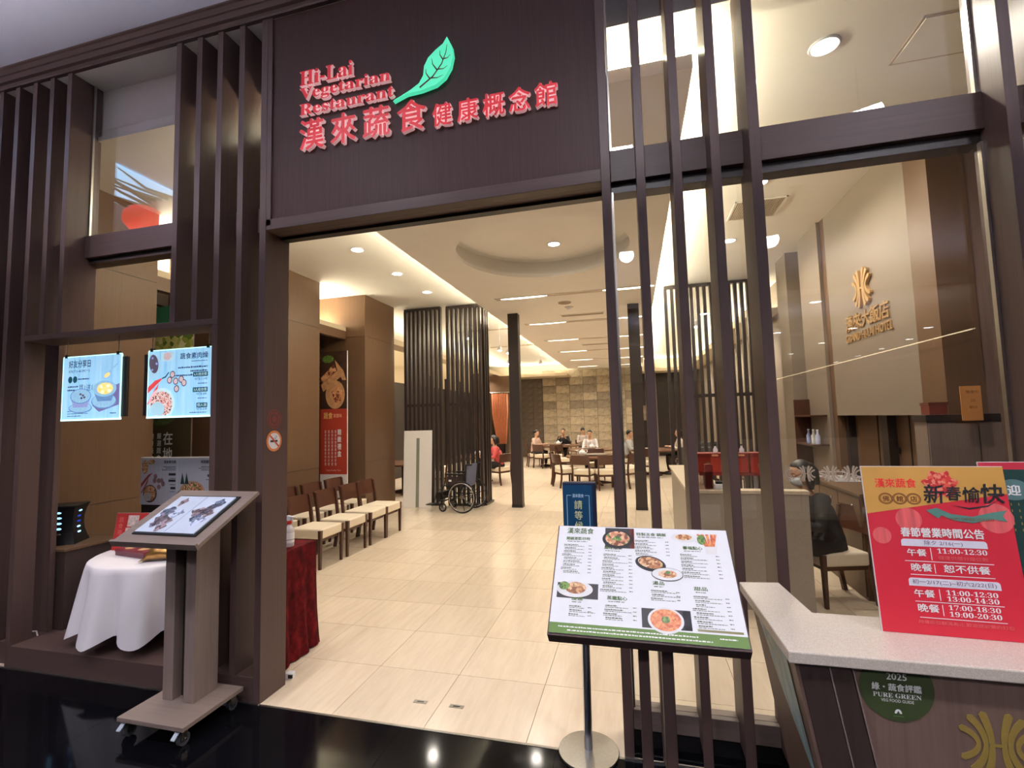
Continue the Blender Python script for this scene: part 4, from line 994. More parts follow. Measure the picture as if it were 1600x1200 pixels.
pr_poly(bb, [(-.455, 1.06), (-.36, 1.15), (-.31, 1.165), (-.35, 1.13), (-.455, 1.02)], m_c2, q, 'chilli_picture'); pr_poly(bb, [(-.455, .97), (-.40, 1.05), (-.36, 1.12), (-.37, 1.07), (-.44, .97)], m_c2, q-.0003, 'chilli_picture')
pr_ell(bb, -.41, 1.22, .04, .065, m_f4, q, 'bean_picture'); pr_ell(bb, -.33, 1.27, .045, .025, m_f1, q, 'mushroom_picture')
for x, z in ((-.275, 1.13), (-.285, 1.09), (-.235, 1.09), (-.20, 1.09), (-.18, 1.06), (-.23, 1.03)): pr_ell(bb, x, z, .022, .024, M('mush_paper%d' % int(x*-1e3), (136, 104, 104), .5, var=.3), q-.0001*int(-x*30), 'mushroom_picture')
pr_ell(bb, -.34, .965, .085, .085, M('bowl_paper', (66, 46, 40), .5), q, 'bowl_picture'); pr_ell(bb, -.34, .97, .074, .072, m_f4, q-.0003, 'stew_picture'); pr_ell(bb, -.37, .935, .05, .04, M('rice_paper', (176, 168, 172), .5, var=.15), q-.0006, 'rice_picture')
pr_ell(bb, .17, .985, .15, .105, M('plate_paper', (190, 146, 122), .5, var=.2, scale=20), q, 'plate_picture'); pr_ell(bb, .17, .985, .13, .09, m_f1, q-.0003, 'stew_picture'); pr_ell(bb, .05, .93, .08, .07, M('dark_food_paper', (70, 44, 44), .5, var=.4), q-.0006, 'stew_picture')
for x in (.06, .11): pr_poly(bb, [(x-.03, 1.06), (x+.02, 1.06), (x-.01, 1.17)], m_pgr, q-.0008-.0001*int(x*20), 'leaf_picture')

# tall food banners on the left wall
def banner(name, label, x, y, w, z0, z1, rz=0, mm=m_foam):
    t = thing('food_banner', label, 'banner', (x, y, z0), rz); return t, MB().box(-w/2, w/2, 0, .02, 0, z1-z0).build('sheet', mm, t)
t, b = banner('b', 'tall olive food banner seen through the display niche', -5.275, 4.40, .66, .9, 3.2, 0, m_cabd)
h = 2.3
m_oliv = M('banner_olive', (70, 58, 38), .5, var=.06); m_veg = SPECK('vegetable_print', [(214, 206, 120), (150, 160, 60), (96, 120, 44), (226, 220, 160), (176, 180, 84)], 16, .5)
pr_rect(b, -.33, .33, 0, h, m_oliv, -.0008, 'olive_print'); pr_rect(b, -.33, .33, 1.35, h-.12, m_veg, -.0012, 'vegetable_picture'); pr_rect(b, -.33, .33, h-.36, h, M('banner_green', (64, 140, 104), .5), -.0016, 'green_print')
pr_ell(b, -.12, 1.14, .30, .26, M('leaf_dark_print', (78, 92, 50), .5, var=.5, scale=20), -.0016, 'salad_picture')
for i in range(7): pr_ell(b, -.16+.11*math.cos(i*2.2), 1.14+.09*math.sin(i*1.9), .04, .045, M('tomato_print%d' % i, (214, 104+i*6, 44), .5, var=.2), -.0020-.0001*i, 'tomato_picture')
pr_text(b, '在地食材', .0, .82, .16, m_white_l, y=-.0014, off=.02, vertical=True, w=.15)
pr_text(b, '嚴選蔬食料理', -.13, .80, .075, m_white_l, y=-.0014, off=.01, vertical=True, w=.07)
pr_text(b, '健康概念美味', -.24, .80, .075, m_white_l, y=-.0014, off=.01, vertical=True, w=.07)
t, b = banner('b', 'tall red food banner between the wooden piers behind the waiting chairs', -5.30, 7.60, .56, .42, 3.08)
h = 2.66
pr_rect(b, -.28, .275, .42, 1.60, M('banner_red', (178, 62, 44), .5, var=.03), -.0010, 'red_print')
pr_rect(b, -.28, .275, 1.60, h, M('table_print', (64, 40, 30), .5, var=.3, scale=6), -.0010, 'food_picture')
m_cake = SPECK('cake_print', [(214, 150, 104), (226, 170, 124), (190, 120, 76), (120, 60, 40)], 22, .5)
m_plt = M('board_print', (204, 152, 106), .5, var=.2, scale=12)
pr_ell(b, .03, 1.86, .20, .26, m_plt, -.0014, 'board_picture'); pr_poly(b, [(-.05, 1.92), (.10, 2.0), (.20, 1.9), (.14, 1.72), (.02, 1.72)], m_cake, -.0018, 'cake_picture')
pr_poly(b, [(-.27, 2.05), (.10, 2.32), (.14, 2.18), (-.22, 1.92)], m_plt, -.0016, 'loaf_picture'); pr_poly(b, [(-.27, 2.18), (.0, 2.42), (.06, 2.30), (-.24, 2.08)], m_cake, -.0018, 'loaf_picture')
pr_poly(b, [(.02, 2.50), (.20, 2.30), (.26, 2.12), (.18, 2.12), (.06, 2.34)], m_plt, -.0020, 'board_picture'); pr_ell(b, -.12, 2.52, .12, .07, m_f3, -.0022, 'leaf_picture')
m_yl = M('banner_yellow', (240, 196, 120), .5)
pr_text(b, '蔬食', -.21, 1.42, .12, m_yl, .19, y=-.0014, off=.02); pr_text(b, '潔盟味', -.01, 1.44, .07, M('banner_pink', (238, 170, 140), .5), .18, y=-.0014, off=.02)
pr_text(b, '精緻禮盒', .12, 1.24, .115, m_white_l, y=-.0014, off=.03, vertical=True, w=.08)
for i, x in enumerate((.04, -.03, -.10, -.17)): pr_text(b, '蔬食料理健康美味好禮', x, 1.22, .058, m_white_l, y=-.0014, vertical=True, w=.036)
pr_text(b, 'Happy Healthy Taste', .0, .47, .035, M('banner_pale', (236, 200, 180), .5), .30, 'c', -.0014)

# no-smoking sticker on the door jamb
ns = thing('no_smoking_sticker', 'round orange no smoking sticker on the door jamb', 'sticker', (-2.3592, 2.725, 1.645), PI/2)
def disc(r, m, y, nm): pr_ell(ns, 0, 0, r, r, m, y, nm, 36)
m_or = M('sticker_orange', (204, 120, 70), .5, var=.05)
disc(.070, m_or, -.0006, 'rim_print'); disc(.054, M('sticker_white', (214, 212, 216), .5), -.0012, 'white_print')
pr_lines(ns, [(-.036, .030, -.008, .006)], m_ink, -.0018, 'cigarette_print')
pr_poly(ns, [(-.045, .034), (-.036, .042), (.045, -.034), (.036, -.042)], M('sticker_red', (190, 70, 56), .5), -.0024, 'slash_print')
pr_lines(ns, [(-.004, .02, .014, .022), (.01, .026, .026, .034)], M('smoke_grey', (140, 150, 160), .5), -.0015, 'smoke_print')
rdk = thing('round_decal', 'faint dark red round decal on the door jamb above the no smoking sticker', 'sticker', (-2.3592, 2.725, 1.793), PI/2)
mb = MB()
for r0, r1 in ((.058, .066), (.036, .050)):
    n = 36; mb.add([(r1*math.cos(2*PI*j/n), -.0006, r1*math.sin(2*PI*j/n)) for j in range(n)]+[(r0*math.cos(2*PI*j/n), -.0006, r0*math.sin(2*PI*j/n)) for j in range(n)], [(j, (j+1) % n, (j+1) % n+n, j+n) for j in range(n)])
mb.build('ring_print', M('dark_red_print', (116, 44, 44), .5, var=.2), rdk); pr_ell(rdk, 0, 0, .022, .022, M('dark_red_ink', (116, 44, 44), .5), -.0008, 'centre_print')

# ================================================================== RED VELVET TABLE BY THE JAMB, BOTTLES
m_velvet, _nt, _b = newmat('red_velvet'); _v = coords(_nt, (1, 1, .6)); _f = noise(_nt, _v, 16, 5, .65)
_r2 = ramp(_nt, [(.35, lin((46, 6, 9))), (.55, lin((84, 11, 16))), (.75, lin((118, 26, 26)))]); _nt.links.new(_f, _r2.inputs[0]); _nt.links.new(_r2.outputs[0], _b.inputs['Base Color'])
_b.inputs['Roughness'].default_value = .8; _b.inputs['Specular IOR Level'].default_value = .1
rt = thing('side_table', 'small table hidden under the red velvet cloth', 'table', (-2.72, 3.14, 0))
box('tabletop', m_walnut, (-.17, .17, -.25, .25, .785, .805), rt)
for sx in (-.15, .15):
    for sy in (-.23, .23): MB().box(sx-.015, sx+.015, sy-.015, sy+.015, 0, .785).build('leg', m_walnut, rt)
def drape(hw, hd, z1, z0):
    per = []; n = 20
    def edge(a, b, k):
        for i in range(k): t = i/k; per.append((a[0]+(b[0]-a[0])*t, a[1]+(b[1]-a[1])*t))
    edge((-hw, -hd), (hw, -hd), n); edge((hw, -hd), (hw, hd), int(n*1.5)); edge((hw, hd), (-hw, hd), n); edge((-hw, hd), (-hw, -hd), int(n*1.5))
    N = len(per); vs = []; zs = [z1, z1-.012, z1-.12, z1-.32, z1-.54, z0+.06, z0]
    for k, z in enumerate(zs):
        q = (z1-z)/(z1-z0)
        for i, (x, y) in enumerate(per):
            L = math.hypot(x, y); f = (0 if k == 0 else .006)+q*(.012+.022*math.sin(i*.9)*math.sin(i*.23+1)); e = .022*q**4
            vs.append((x*(1+(f+e)/L*1.1), y*(1+(f+e)/L), z))
    return MB().add(vs, [(k*N+i, k*N+(i+1) % N, (k+1)*N+(i+1) % N, (k+1)*N+i) for k in range(len(zs)-1) for i in range(N)]+[tuple(range(N))])
vc = drape(.18, .26, .815, .012).build('velvet_cloth', m_velvet, smooth=True, auto=50, loc=(-2.72, 3.14, 0)); tag(vc, 'crushed red velvet cloth reaching the floor beside the door jamb', 'tablecloth')
m_clear = M('clear_bottle', (206, 196, 196), .15, var=.02, spec=.6); m_rcol = M('red_collar', (196, 48, 40), .4); m_wplast = M('white_plastic', (226, 226, 232), .35)
def bottle(x, y, label, rz):
    t = thing('spray_bottle', label, 'bottle', (x, y, .816), rz, group='sanitiser spray bottles')
    MB().lathe([(.034, 0), (.036, .006), (.036, .11), (.033, .135), (.018, .155), (.0135, .165), (.0135, .175)], n=20).build('bottle_body', m_clear, t, smooth=True, auto=40)
    MB().lathe([(.0365, .03), (.0367, .03), (.0367, .105), (.0365, .105)], n=20, cap=False).build('bottle_label', M('bottle_label', (232, 226, 224), .5), t)
    MB().lathe([(.0369, .052), (.0369, .056)], n=20, cap=False).build('label_print', m_ink, t)
    MB().lathe([(.017, .168), (.018, .19), (.014, .194)], n=16).build('collar', m_rcol, t)
    MB().hexa([(-.014, -.012, .194), (.018, -.012, .194), (.018, .012, .194), (-.014, .012, .194)], [(-.052, -.011, .226), (.020, -.011, .234), (.020, .011, .234), (-.052, .011, .226)]).build('spray_head', m_wplast, t, bevel=.003)
    MB().tube([(-.030, 0, .212), (-.036, 0, .19), (-.030, 0, .172)], .005, 6).build('trigger', m_wplast, t)
bottle(-2.622, 3.20, 'clear spray bottle with a white trigger and red collar, front one on the red velvet', math.radians(170))
bottle(-2.79, 3.31, 'spray bottle half hidden by the door jamb, behind the other on the red velvet', math.radians(60))
ds = thing('door_stop', 'small white and black door stop on the floor beside the door jamb', 'door stop', (-2.385, 2.935, 0), .1)
MB().box(-.024, .024, -.022, .022, 0, .04).build('stop_body', m_wplast, ds, bevel=.004); MB().box(-.004, .026, -.024, -.014, .008, .032).build('rubber_face', m_rubber, ds)
for x, l in ((-1.37, 'steel floor lock plate near the threshold, left of the pair'), (-1.13, 'steel floor lock plate near the threshold, right of the pair')):
    t = thing('floor_lock', l, 'floor lock', (x, 2.86, .0), group='floor lock plates')
    MB().slab([(-.045, -.016), (.045, -.016), (.045, .016), (-.045, .016)], 0, .002).build('plate', m_steel, t); MB().slab([(-.022, -.005), (.022, -.005), (.022, .005), (-.022, .005)], .0022, .003).build('slot', m_black, t)
# ================================================================== DINING CHAIRS
def make_chair(label, group, arms=False):
    """front towards local -y, seat 0.46 high."""
    t = thing('dining_chair', label, 'chair', (0, 0, 0), 0, group)
    hw = .215
    for s in (-1, 1):
        # square tapering front leg rising to the cushion's corner
        x = s*hw
        MB().hexa([(x-.015, -.235, 0), (x+.015, -.235, 0), (x+.015, -.207, 0), (x-.015, -.207, 0)], [(x-.021, -.245, .462), (x+.021, -.245, .462), (x+.021, -.205, .462), (x-.021, -.205, .462)]).build('leg', m_walnut, t)
        # rear leg curving up into the back post
        pts = [(.262, 0), (.225, .22), (.215, .44), (.235, .60), (.270, .825)]; mb = MB(); vs = []
        for y, z in pts: vs += [(x-.016, y-.02, z), (x+.016, y-.02, z), (x+.016, y+.02, z), (x-.016, y+.02, z)]
        mb.add(vs, [(i*4+j, i*4+(j+1) % 4, i*4+4+(j+1) % 4, i*4+4+j) for i in range(4) for j in range(4)]+[(3, 2, 1, 0), (16, 17, 18, 19)])
        mb.build('leg', m_walnut, t)
    MB().box(-.19, .19, -.20, .20, .315, .362).build('seat_frame', m_walnut_x, t)
    MB().box(-.218, .218, -.240, .205, .355, .475).build('seat', m_cream, t, bevel=.022, seg=3)
    # curved top rail
    n = 9; vs = []
    for i in range(n):
        x = -.232+.464*i/(n-1); c = .03*(1-(2*i/(n-1)-1)**2)
        for yy, zz in ((.230, .610), (.272, .838), (.296, .833), (.254, .605)): vs.append((x, yy+c, zz))
    MB().add(vs, [(i*4+j, i*4+(j+1) % 4, i*4+4+(j+1) % 4, i*4+4+j) for i in range(n-1) for j in range(4)]+[(3, 2, 1, 0), tuple((n-1)*4+j for j in range(4))]).build('backrest', m_walnut_x, t, smooth=True, auto=40)
    return t
_wl = ['walnut chair with cream seat, nearest of the waiting row facing the aisle', 'walnut chair with cream seat, second in the waiting row facing the aisle', 'walnut chair with cream seat, third in the waiting row facing the aisle', 'walnut chair with cream seat, last of the waiting row facing the aisle']
WY = [5.31, 5.875, 6.44, 6.90]
c0 = make_chair(_wl[0], 'waiting chairs facing the aisle')
c0.location = (-3.96, WY[0], 0); c0.rotation_euler.z = PI/2
for y, l in zip(WY[1:], _wl[1:]): dup(c0, (-3.96, y, 0), PI/2, l)
_bl = ['walnut chair in the row against the wood wall, nearest the entrance', 'walnut chair in the row against the wood wall, second from the entrance', 'walnut chair in the row against the wood wall, third from the entrance', 'walnut chair in the row against the wood wall, in front of the red banner']
for y, l in zip((5.38, 5.95, 6.52, 7.09), _bl): dup(c0, (-4.68, y, 0), PI/2, l, 'waiting chairs against the wood wall')

# ================================================================== SLATTED SCREENS AND COLUMNS
def screen(name, label, x0, x1, y, n, side=0):
    t = thing('slat_screen', label, 'screen', ((x0+x1)/2, y, 0), group='black slatted screens')
    w = x1-x0; h = 4.18
    sl_ = MB().box(-.028, .028, -.045, .045, .04, h-.05).mesh('slat', m_dark)
    for i in range(n): link('slat', sl_, t, (-w/2+.022+(w-.044)*i/(n-1), 0, 0))
    for z0, z1 in ((0, .04), (h-.05, h), (2.06, 2.12)): MB().box(-w/2, w/2, -.049 if z0 != 2.06 else -.02, .049 if z0 != 2.06 else .02, z0, z1).build('rail', m_dark, t)
    if side:
        for k in range(1, side+1): link('slat', sl_, t, (w/2-.022, .14*k+.04, 0), (0, 0, PI/2))
        MB().box(w/2-.09, w/2+.045, .049, .14*side+.14, h-.05, h).build('rail', m_dark, t); MB().box(w/2-.09, w/2+.045, .049, .14*side+.14, 0, .04).build('rail', m_dark, t)
screen('s', 'black slatted screen behind the white panel, left of the wheelchair', -4.74, -3.90, 9.33, 9)
screen('s', 'black slatted screen directly behind the wheelchair', -3.79, -3.03, 9.38, 8, 3)
screen('s', 'black slatted screen seen through the shop window behind the reception counter, left one', .655, 1.50, 9.32, 8)
screen('s', 'black slatted screen seen through the shop window beside the right wall', 1.66, 2.34, 9.32, 7)
for x, l in ((-2.31, 'square black column standing alone beside the wheelchair'), (.075, 'square black column seen through the window fins behind the waiting sign')):
    t = thing('black_column', l, 'column', (x, 9.36, 0), group='square black columns')
    MB().box(-.105, .105, -.09, .09, 0, 3.9).build('shaft', m_dark, t, bevel=.004); MB().box(-.108, .108, -.093, .093, 0, .06).build('plinth', m_black, t)

# leaning white panel
wp_ = thing('white_panel', 'white double panel with a grey green gap leaning against the left slatted screen', 'panel', (-4.37, 9.06, 0))
wp_.rotation_euler = (-.075, 0, math.radians(7))
for x0, x1 in ((-.30, -.035), (.035, .30)): box('leaf', m_white, (x0, x1, 0, .03, .0, 1.565), wp_, bevel=.002)
box('top_leaf', m_white, (-.036, .036, 0, .029, 1.41, 1.565), wp_)
box('gap_panel', M('grey_green', (128, 132, 118), .4), (-.036, .036, .012, .026, .0, 1.41), wp_)

# ================================================================== WHEELCHAIR (faces left)
wcx = thing('wheelchair', 'folded out black wheelchair with blue grey backrest in front of the slatted screen', 'wheelchair', (-3.19, 8.86, 0), math.radians(-6))
def big_wheel(y):
    w = MB().ring((0, y, .30), .285, .014, 'y', 40, 6).build('wheel', m_rubber, wcx, smooth=True)
    MB().ring((0, y-.03 if y < 0 else y+.03, .30), .262, .008, 'y', 40, 6).build('hand_rim', M('grey_rim', (176, 172, 168), .3, .6), w, smooth=True)
    MB().tube([(0, y-.03, .30), (0, y+.03, .30)], .036, 14).build('hub', m_steel, w)
    mb = MB()
    for k in range(8):
        a = k*PI/4+.2; mb.tube([(.03*math.cos(a), y, .30+.03*math.sin(a)), (.28*math.cos(a), y, .30+.28*math.sin(a))], .008, 5)
    mb.build('spokes', m_black, w)
big_wheel(-.27); big_wheel(.27)
def small_wheel(y):
    w = MB().ring((-.44, y, .085), .07, .015, 'y', 24, 6).build('castor_wheel', m_rubber, wcx, smooth=True)
    mb = MB()
    for k in range(5):
        a = k*2*PI/5; mb.tube([(-.44, y, .085), (-.44+.065*math.cos(a), y, .085+.065*math.sin(a))], .009, 5)
    mb.build('castor_spokes', M('castor_grey', (120, 118, 116), .4), w)
    MB().tube([(-.44, y-.025, .085), (-.43, y-.025, .20), (-.43, y, .22), (-.43, y, .30)], .010, 6).build('castor_fork', m_black, w)
small_wheel(-.22); small_wheel(.22)
for s in (-1, 1):
    y = s*.22
    fr = MB().tube([(.12, y, .92), (.07, y, .90), (.05, y, .52), (.05, y, .30), (-.42, y, .30), (-.47, y, .44), (-.40, y, .50), (.05, y, .50)], .012, 7).build('side_frame', m_black, wcx)
    MB().tube([(.07, y, .90), (.20, y, .905)], .016, 8).build('push_handle', m_rubber, wcx)
    MB().box(-.36, .02, y-.03, y+.03, .70, .735).build('armrest', m_black, wcx, bevel=.008)
    MB().box(-.33, .0, y-.004, y+.004, .50, .68).build('side_panel', M('wheelchair_panel', (52, 40, 40), .5), wcx)
    MB().tube([(-.36, y, .72), (-.40, y, .50)], .010, 6).build('arm_post', m_black, wcx)
    MB().tube([(-.42, y, .46), (-.55, y, .40), (-.64, y, .16)], .011, 6).build('footrest_tube', m_black, wcx)
    MB().box(-.76, -.60, y-.085, y+.085, .13, .15).build('footplate', m_black, wcx)
MB().box(-.38, .05, -.21, .21, .47, .52).build('seat', M('wheelchair_seat', (26, 26, 30), .7), wcx, bevel=.01)
MB().hexa([(.035, -.21, .48), (.065, -.21, .48), (.065, .21, .48), (.035, .21, .48)], [(.08, -.21, .90), (.11, -.21, .90), (.11, .21, .90), (.08, .21, .90)]).build('backrest', M('wheelchair_back', (88, 92, 116), .7), wcx)
MB().box(-.60, -.50, -.20, .20, .22, .36).build('calf_strap', m_black, wcx)
MB().box(-.30, -.24, -.2265, -.2245, .58, .615).build('white_label', m_paper, wcx)

# ================================================================== PEOPLE
def person(name, label, loc, rz, top_col, leg_col, hair='short', lean=.15, head_turn=0, head_down=.25, arms='table', vox=.016, mask=False, seat_z=.46, skin=None, glasses=False, hood=False):
    """seated figure facing local -y; the pelvis is above the origin."""
    t = thing(name, label, 'person', loc, rz)
    sk = skin or m_skin
    sp = Vector((0, .0, seat_z+.09)); ch = sp+Vector((0, -math.sin(lean)*.30, math.cos(lean)*.30)); nk = sp+Vector((0, -math.sin(lean)*.50, math.cos(lean)*.50))
    hd = nk+Vector((0, -.035-.05*lean, .155))
    Rh = Matrix.Rotation(head_turn, 4, 'Z') @ Matrix.Rotation(head_down, 4, 'X')
    Hm = Matrix.Translation(hd) @ Rh
    sh = [nk+Vector((s*.175, .0, -.055)) for s in (-1, 1)]
    if arms == 'table': el = [sh[i]+Vector((s*.05, -.10, -.24)) for i, s in ((0, -1), (1, 1))]; wr = [el[i]+Vector((-s*.10, -.21, .06)) for i, s in ((0, -1), (1, 1))]
    elif arms == 'up': el = [sh[i]+Vector((s*.07, -.14, -.20)) for i, s in ((0, -1), (1, 1))]; wr = [el[i]+Vector((-s*.13, -.10, .20)) for i, s in ((0, -1), (1, 1))]
    else: el = [sh[i]+Vector((s*.06, .0, -.26)) for i, s in ((0, -1), (1, 1))]; wr = [el[i]+Vector((-s*.06, -.22, -.03)) for i, s in ((0, -1), (1, 1))]
    hip = [sp+Vector((s*.09, -.02, -.03)) for s in (-1, 1)]; kn = [hip[i]+Vector((s*.03, -.42, .0)) for i, s in ((0, -1), (1, 1))]
    an = [Vector((kn[i].x, kn[i].y+.04, .09)) for i in (0, 1)]
    def fuse(mb, nm, m, v, par=t, smooth_it=4):
        o = mb.build(nm, m, None, smooth=True)
        r = o.modifiers.new('fuse', 'REMESH'); r.mode = 'VOXEL'; r.voxel_size = v; r.use_smooth_shade = True
        s = o.modifiers.new('soften', 'SMOOTH'); s.iterations = smooth_it; s.factor = .5
        me = emesh(o, nm); bpy.data.objects.remove(o); me.name = nm
        return link(nm, me, par)
    b = MB()
    b.tube([sp+Vector((0, 0, -.09)), sp, ch, nk+Vector((0, 0, -.06)), nk+Vector((0, -.005, -.015))], [.12, .135, .145, .10, .055], 14, flat=(1.15, .8))
    b.tube([nk+Vector((0, 0, -.04)), nk+Vector((0, -.015, .05)), hd+Vector((0, .0, -.05))], [.058, .052, .055], 12)
    for i in (0, 1):
        b.tube([ch+Vector(((-.06, .06)[i], 0, .10)), sh[i], (sh[i]+el[i])/2, el[i], (el[i]*.6+wr[i]*.4), wr[i]], [.06, .056, .046, .040, .038, .026], 10)
        b.tube([hip[i], (hip[i]+kn[i])/2, kn[i], kn[i]*.65+an[i]*.35, an[i]], [.088, .078, .058, .054, .038], 10)
        b.tube([an[i]+Vector((0, .04, -.045)), an[i]+Vector((0, -.06, -.05)), an[i]+Vector((0, -.16, -.06))], [.036, .038, .026], 8)
        # palm, four fingers of unequal length, thumb from the side of the palm
        s = (-1, 1)[i]; d = (wr[i]-el[i]).normalized(); side = Vector((-s, 0, 0)); side = (side-d*side.dot(d)).normalized(); nrm = d.cross(side).normalized()
        if nrm.z > 0: nrm = -nrm
        p0 = wr[i]+d*.02; b.tube([wr[i]-d*.02, p0, wr[i]+d*.085], [.026, .034, .036], 8, flat=(1.0, .55))
        for q, ln in zip((-.027, -.009, .009, .026), (.055, .072, .078, .066)):
            a = wr[i]+d*.075+side*q; b.tube([a, a+d*ln*.45+nrm*.004, a+d*ln*.75+nrm*.018, a+d*ln*.9+nrm*.036], [.0105, .0100, .009, .007], 6)
        a = wr[i]+d*.03+side*.026; b.tube([a, a+side*.028+d*.022, a+side*.036+d*.05+nrm*.010], [.013, .011, .008], 6)
    # head: skull, jaw, nose, ears
    hb = MB(); hb.ell((0, .012, .028), (.074, .094, .098), 18, 12); hb.ell((0, -.028, -.042), (.054, .060, .068), 16, 10)
    hb.tube([(0, -.088, .022), (0, -.100, -.008), (0, -.104, -.018)], [.009, .013, .014], 8); hb.ell((0, -.082, -.058), (.024, .014, .014), 10, 6)
    for s in (-1, 1): hb.ell((s*.076, .008, .0), (.010, .020, .030), 8, 6)
    hb.xf(Hm); b.add(hb.v, hb.f)
    body = fuse(b, 'body', sk, min(vox, .009) if vox < .012 else vox, smooth_it=2)
    # face details
    for s in (-1, 1):
        MB().ell((s*.030, -.084, .020), (.012, .006, .006), 10, 6).xf(Hm).build('eye', M('eye_white', (214, 206, 200), .4), body)
        MB().ell((s*.030, -.0885, .020), (.0055, .003, .0055), 8, 5).xf(Hm).build('iris', m_ink, body)
        MB().tube([(s*.014, -.091, .038), (s*.032, -.090, .043), (s*.050, -.078, .038)], [.003, .004, .002], 5).xf(Hm).build('eyebrow', m_hair, body)
    MB().tube([(-.022, -.084, -.050), (0, -.092, -.049), (.022, -.084, -.050)], [.003, .006, .003], 6).xf(Hm).build('mouth', M('lips', (168, 96, 88), .5), body)
    # clothes
    g = MB()
    g.tube([sp+Vector((0, 0, -.11)), sp, ch, nk+Vector((0, .0, -.075)), nk+Vector((0, -.002, -.03))], [.135, .150, .160, .115, .068], 16, flat=(1.15, .82))
    for i in (0, 1): g.tube([ch+Vector(((-.06, .06)[i], 0, .10)), sh[i], (sh[i]+el[i])/2, el[i], el[i]*.55+wr[i]*.45, el[i]*.15+wr[i]*.85], [.072, .069, .058, .052, .048, .040], 10)
    m_top = M('shirt_%s' % label[:18].replace(' ', '_'), top_col, .75, var=.08, scale=9); m_leg = M('trousers_%s' % label[:18].replace(' ', '_'), leg_col, .8, var=.1)
    fuse(g, 'jacket' if mask else 'shirt', m_top, max(vox, .013))
    g = MB(); g.tube([sp+Vector((0, .03, -.10)), sp+Vector((0, 0, -.02)), sp+Vector((0, 0, .03))], [.14, .148, .14], 14, flat=(1.15, .85))
    for i in (0, 1): g.tube([hip[i], (hip[i]+kn[i])/2, kn[i], kn[i]*.65+an[i]*.35, an[i]+Vector((0, 0, .02))], [.104, .092, .073, .066, .052], 10)
    fuse(g, 'trousers', m_leg, max(vox, .014))
    for i in (0, 1): MB().tube([an[i]+Vector((0, .065, -.055)), an[i]+Vector((0, .03, -.045)), an[i]+Vector((0, -.09, -.052)), an[i]+Vector((0, -.185, -.066))], [.030, .044, .043, .022], 10).build('shoe', m_black, t, smooth=True)
    # hair
    hm = MB(); hm.ell((0, .022, .044), (.084, .100, .096), 20, 12)
    keep = []
    if hair in ('short', 'bob', 'pony'):
        hv = [Vector(p) for p in hm.v]
        lim = {'short': .012, 'bob': -.07, 'pony': -.015}[hair]
        vs = []
        for p in hv:
            # pull the front up to a hairline, leave the face free
            q = p.copy()
            if q.y < -.035 and q.z < .075: q = Vector((q.x, -.020-(.05-max(0, q.z))*.0+.02, max(q.z, -.02)))
            vs.append(q)
        hm.v = [tuple(p) for p in vs]
        if hair == 'bob':
            for s in (-1, 1): hm.tube([(s*.070, .03, .06), (s*.088, .022, .0), (s*.088, .014, -.08), (s*.078, .008, -.14)], [.032, .038, .038, .020], 8)
            hm.tube([(0, .08, .06), (0, .105, -.01), (0, .095, -.13)], [.06, .072, .055], 10)
        if hair == 'pony': hm.tube([(0, .11, .06), (0, .16, .03), (0, .15, -.08)], [.03, .035, .012], 8)
    hm.xf(Hm); fuse(hm, 'hair', m_hair, max(vox*.8, .010), smooth_it=3)
    if mask:
        mk = MB(); n = 9; vs = []
        for i in range(n):
            a = -1.15+2.3*i/(n-1)
            for z, q in ((.004, .98), (-.030, 1.14), (-.062, 1.05), (-.088, .72)):
                vs.append((math.sin(a)*.070*q**.4, -.012-math.cos(a)*.092*q, z))
        mk.add(vs, [(i*4+j, (i+1)*4+j, (i+1)*4+j+1, i*4+j+1) for i in range(n-1) for j in range(3)]).xf(Hm)
        o = mk.build('face_mask', M('mask_white', (220, 226, 230), .7), t, smooth=True); s = o.modifiers.new('thick', 'SOLIDIFY'); s.thickness = .003
    if glasses:
        gm = MB()
        for s in (-1, 1): gm.ring((s*.032, -.098, .018), .021, .002, 'y', 18, 5); gm.tube([(s*.052, -.095, .022), (s*.078, -.0, .020)], .002, 5)
        gm.tube([(-.012, -.10, .02), (.012, -.10, .02)], .002, 5); gm.xf(Hm).build('glasses', M('glasses_frame', (120, 60, 50), .4), t)
    return t
# receptionist with a mask, on her chair to the right of the counter's end, facing the desk (left)
RC = (1.74, 5.16)
ch_r = dup(c0, (RC[0], RC[1], 0), -PI/2+math.radians(16), 'walnut chair with beige seat at the reception, carrying the masked receptionist', 'reception chairs')
person('person', 'seated receptionist in a black jacket with a white face mask, looking down', (RC[0]-.02, RC[1]+.0, 0), math.radians(-62), (26, 26, 30), (24, 24, 28), 'bob', .42, math.radians(-10), .30, 'table', .011, True, .46, glasses=True)
bg_ = thing('handbag', 'puffy black handbag on the chair seat behind the receptionist', 'bag', (1.63, 4.985, .476), math.radians(20))
MB().tube([(0, 0, 0.001), (0, 0, .03), (0, 0, .10), (0, 0, .17), (0, 0, .20)], [.085, .10, .095, .07, .03], 16, flat=(1.1, .7)).build('bag_body', M('black_puffy', (16, 16, 18), .3, bump=.2, scale=14), bg_, smooth=True)
MB().tube([(-.05, 0, .17), (-.045, 0, .25), (0, 0, .29), (.045, 0, .25), (.05, 0, .17)], .008, 6).build('handle', m_black, bg_, smooth=True)

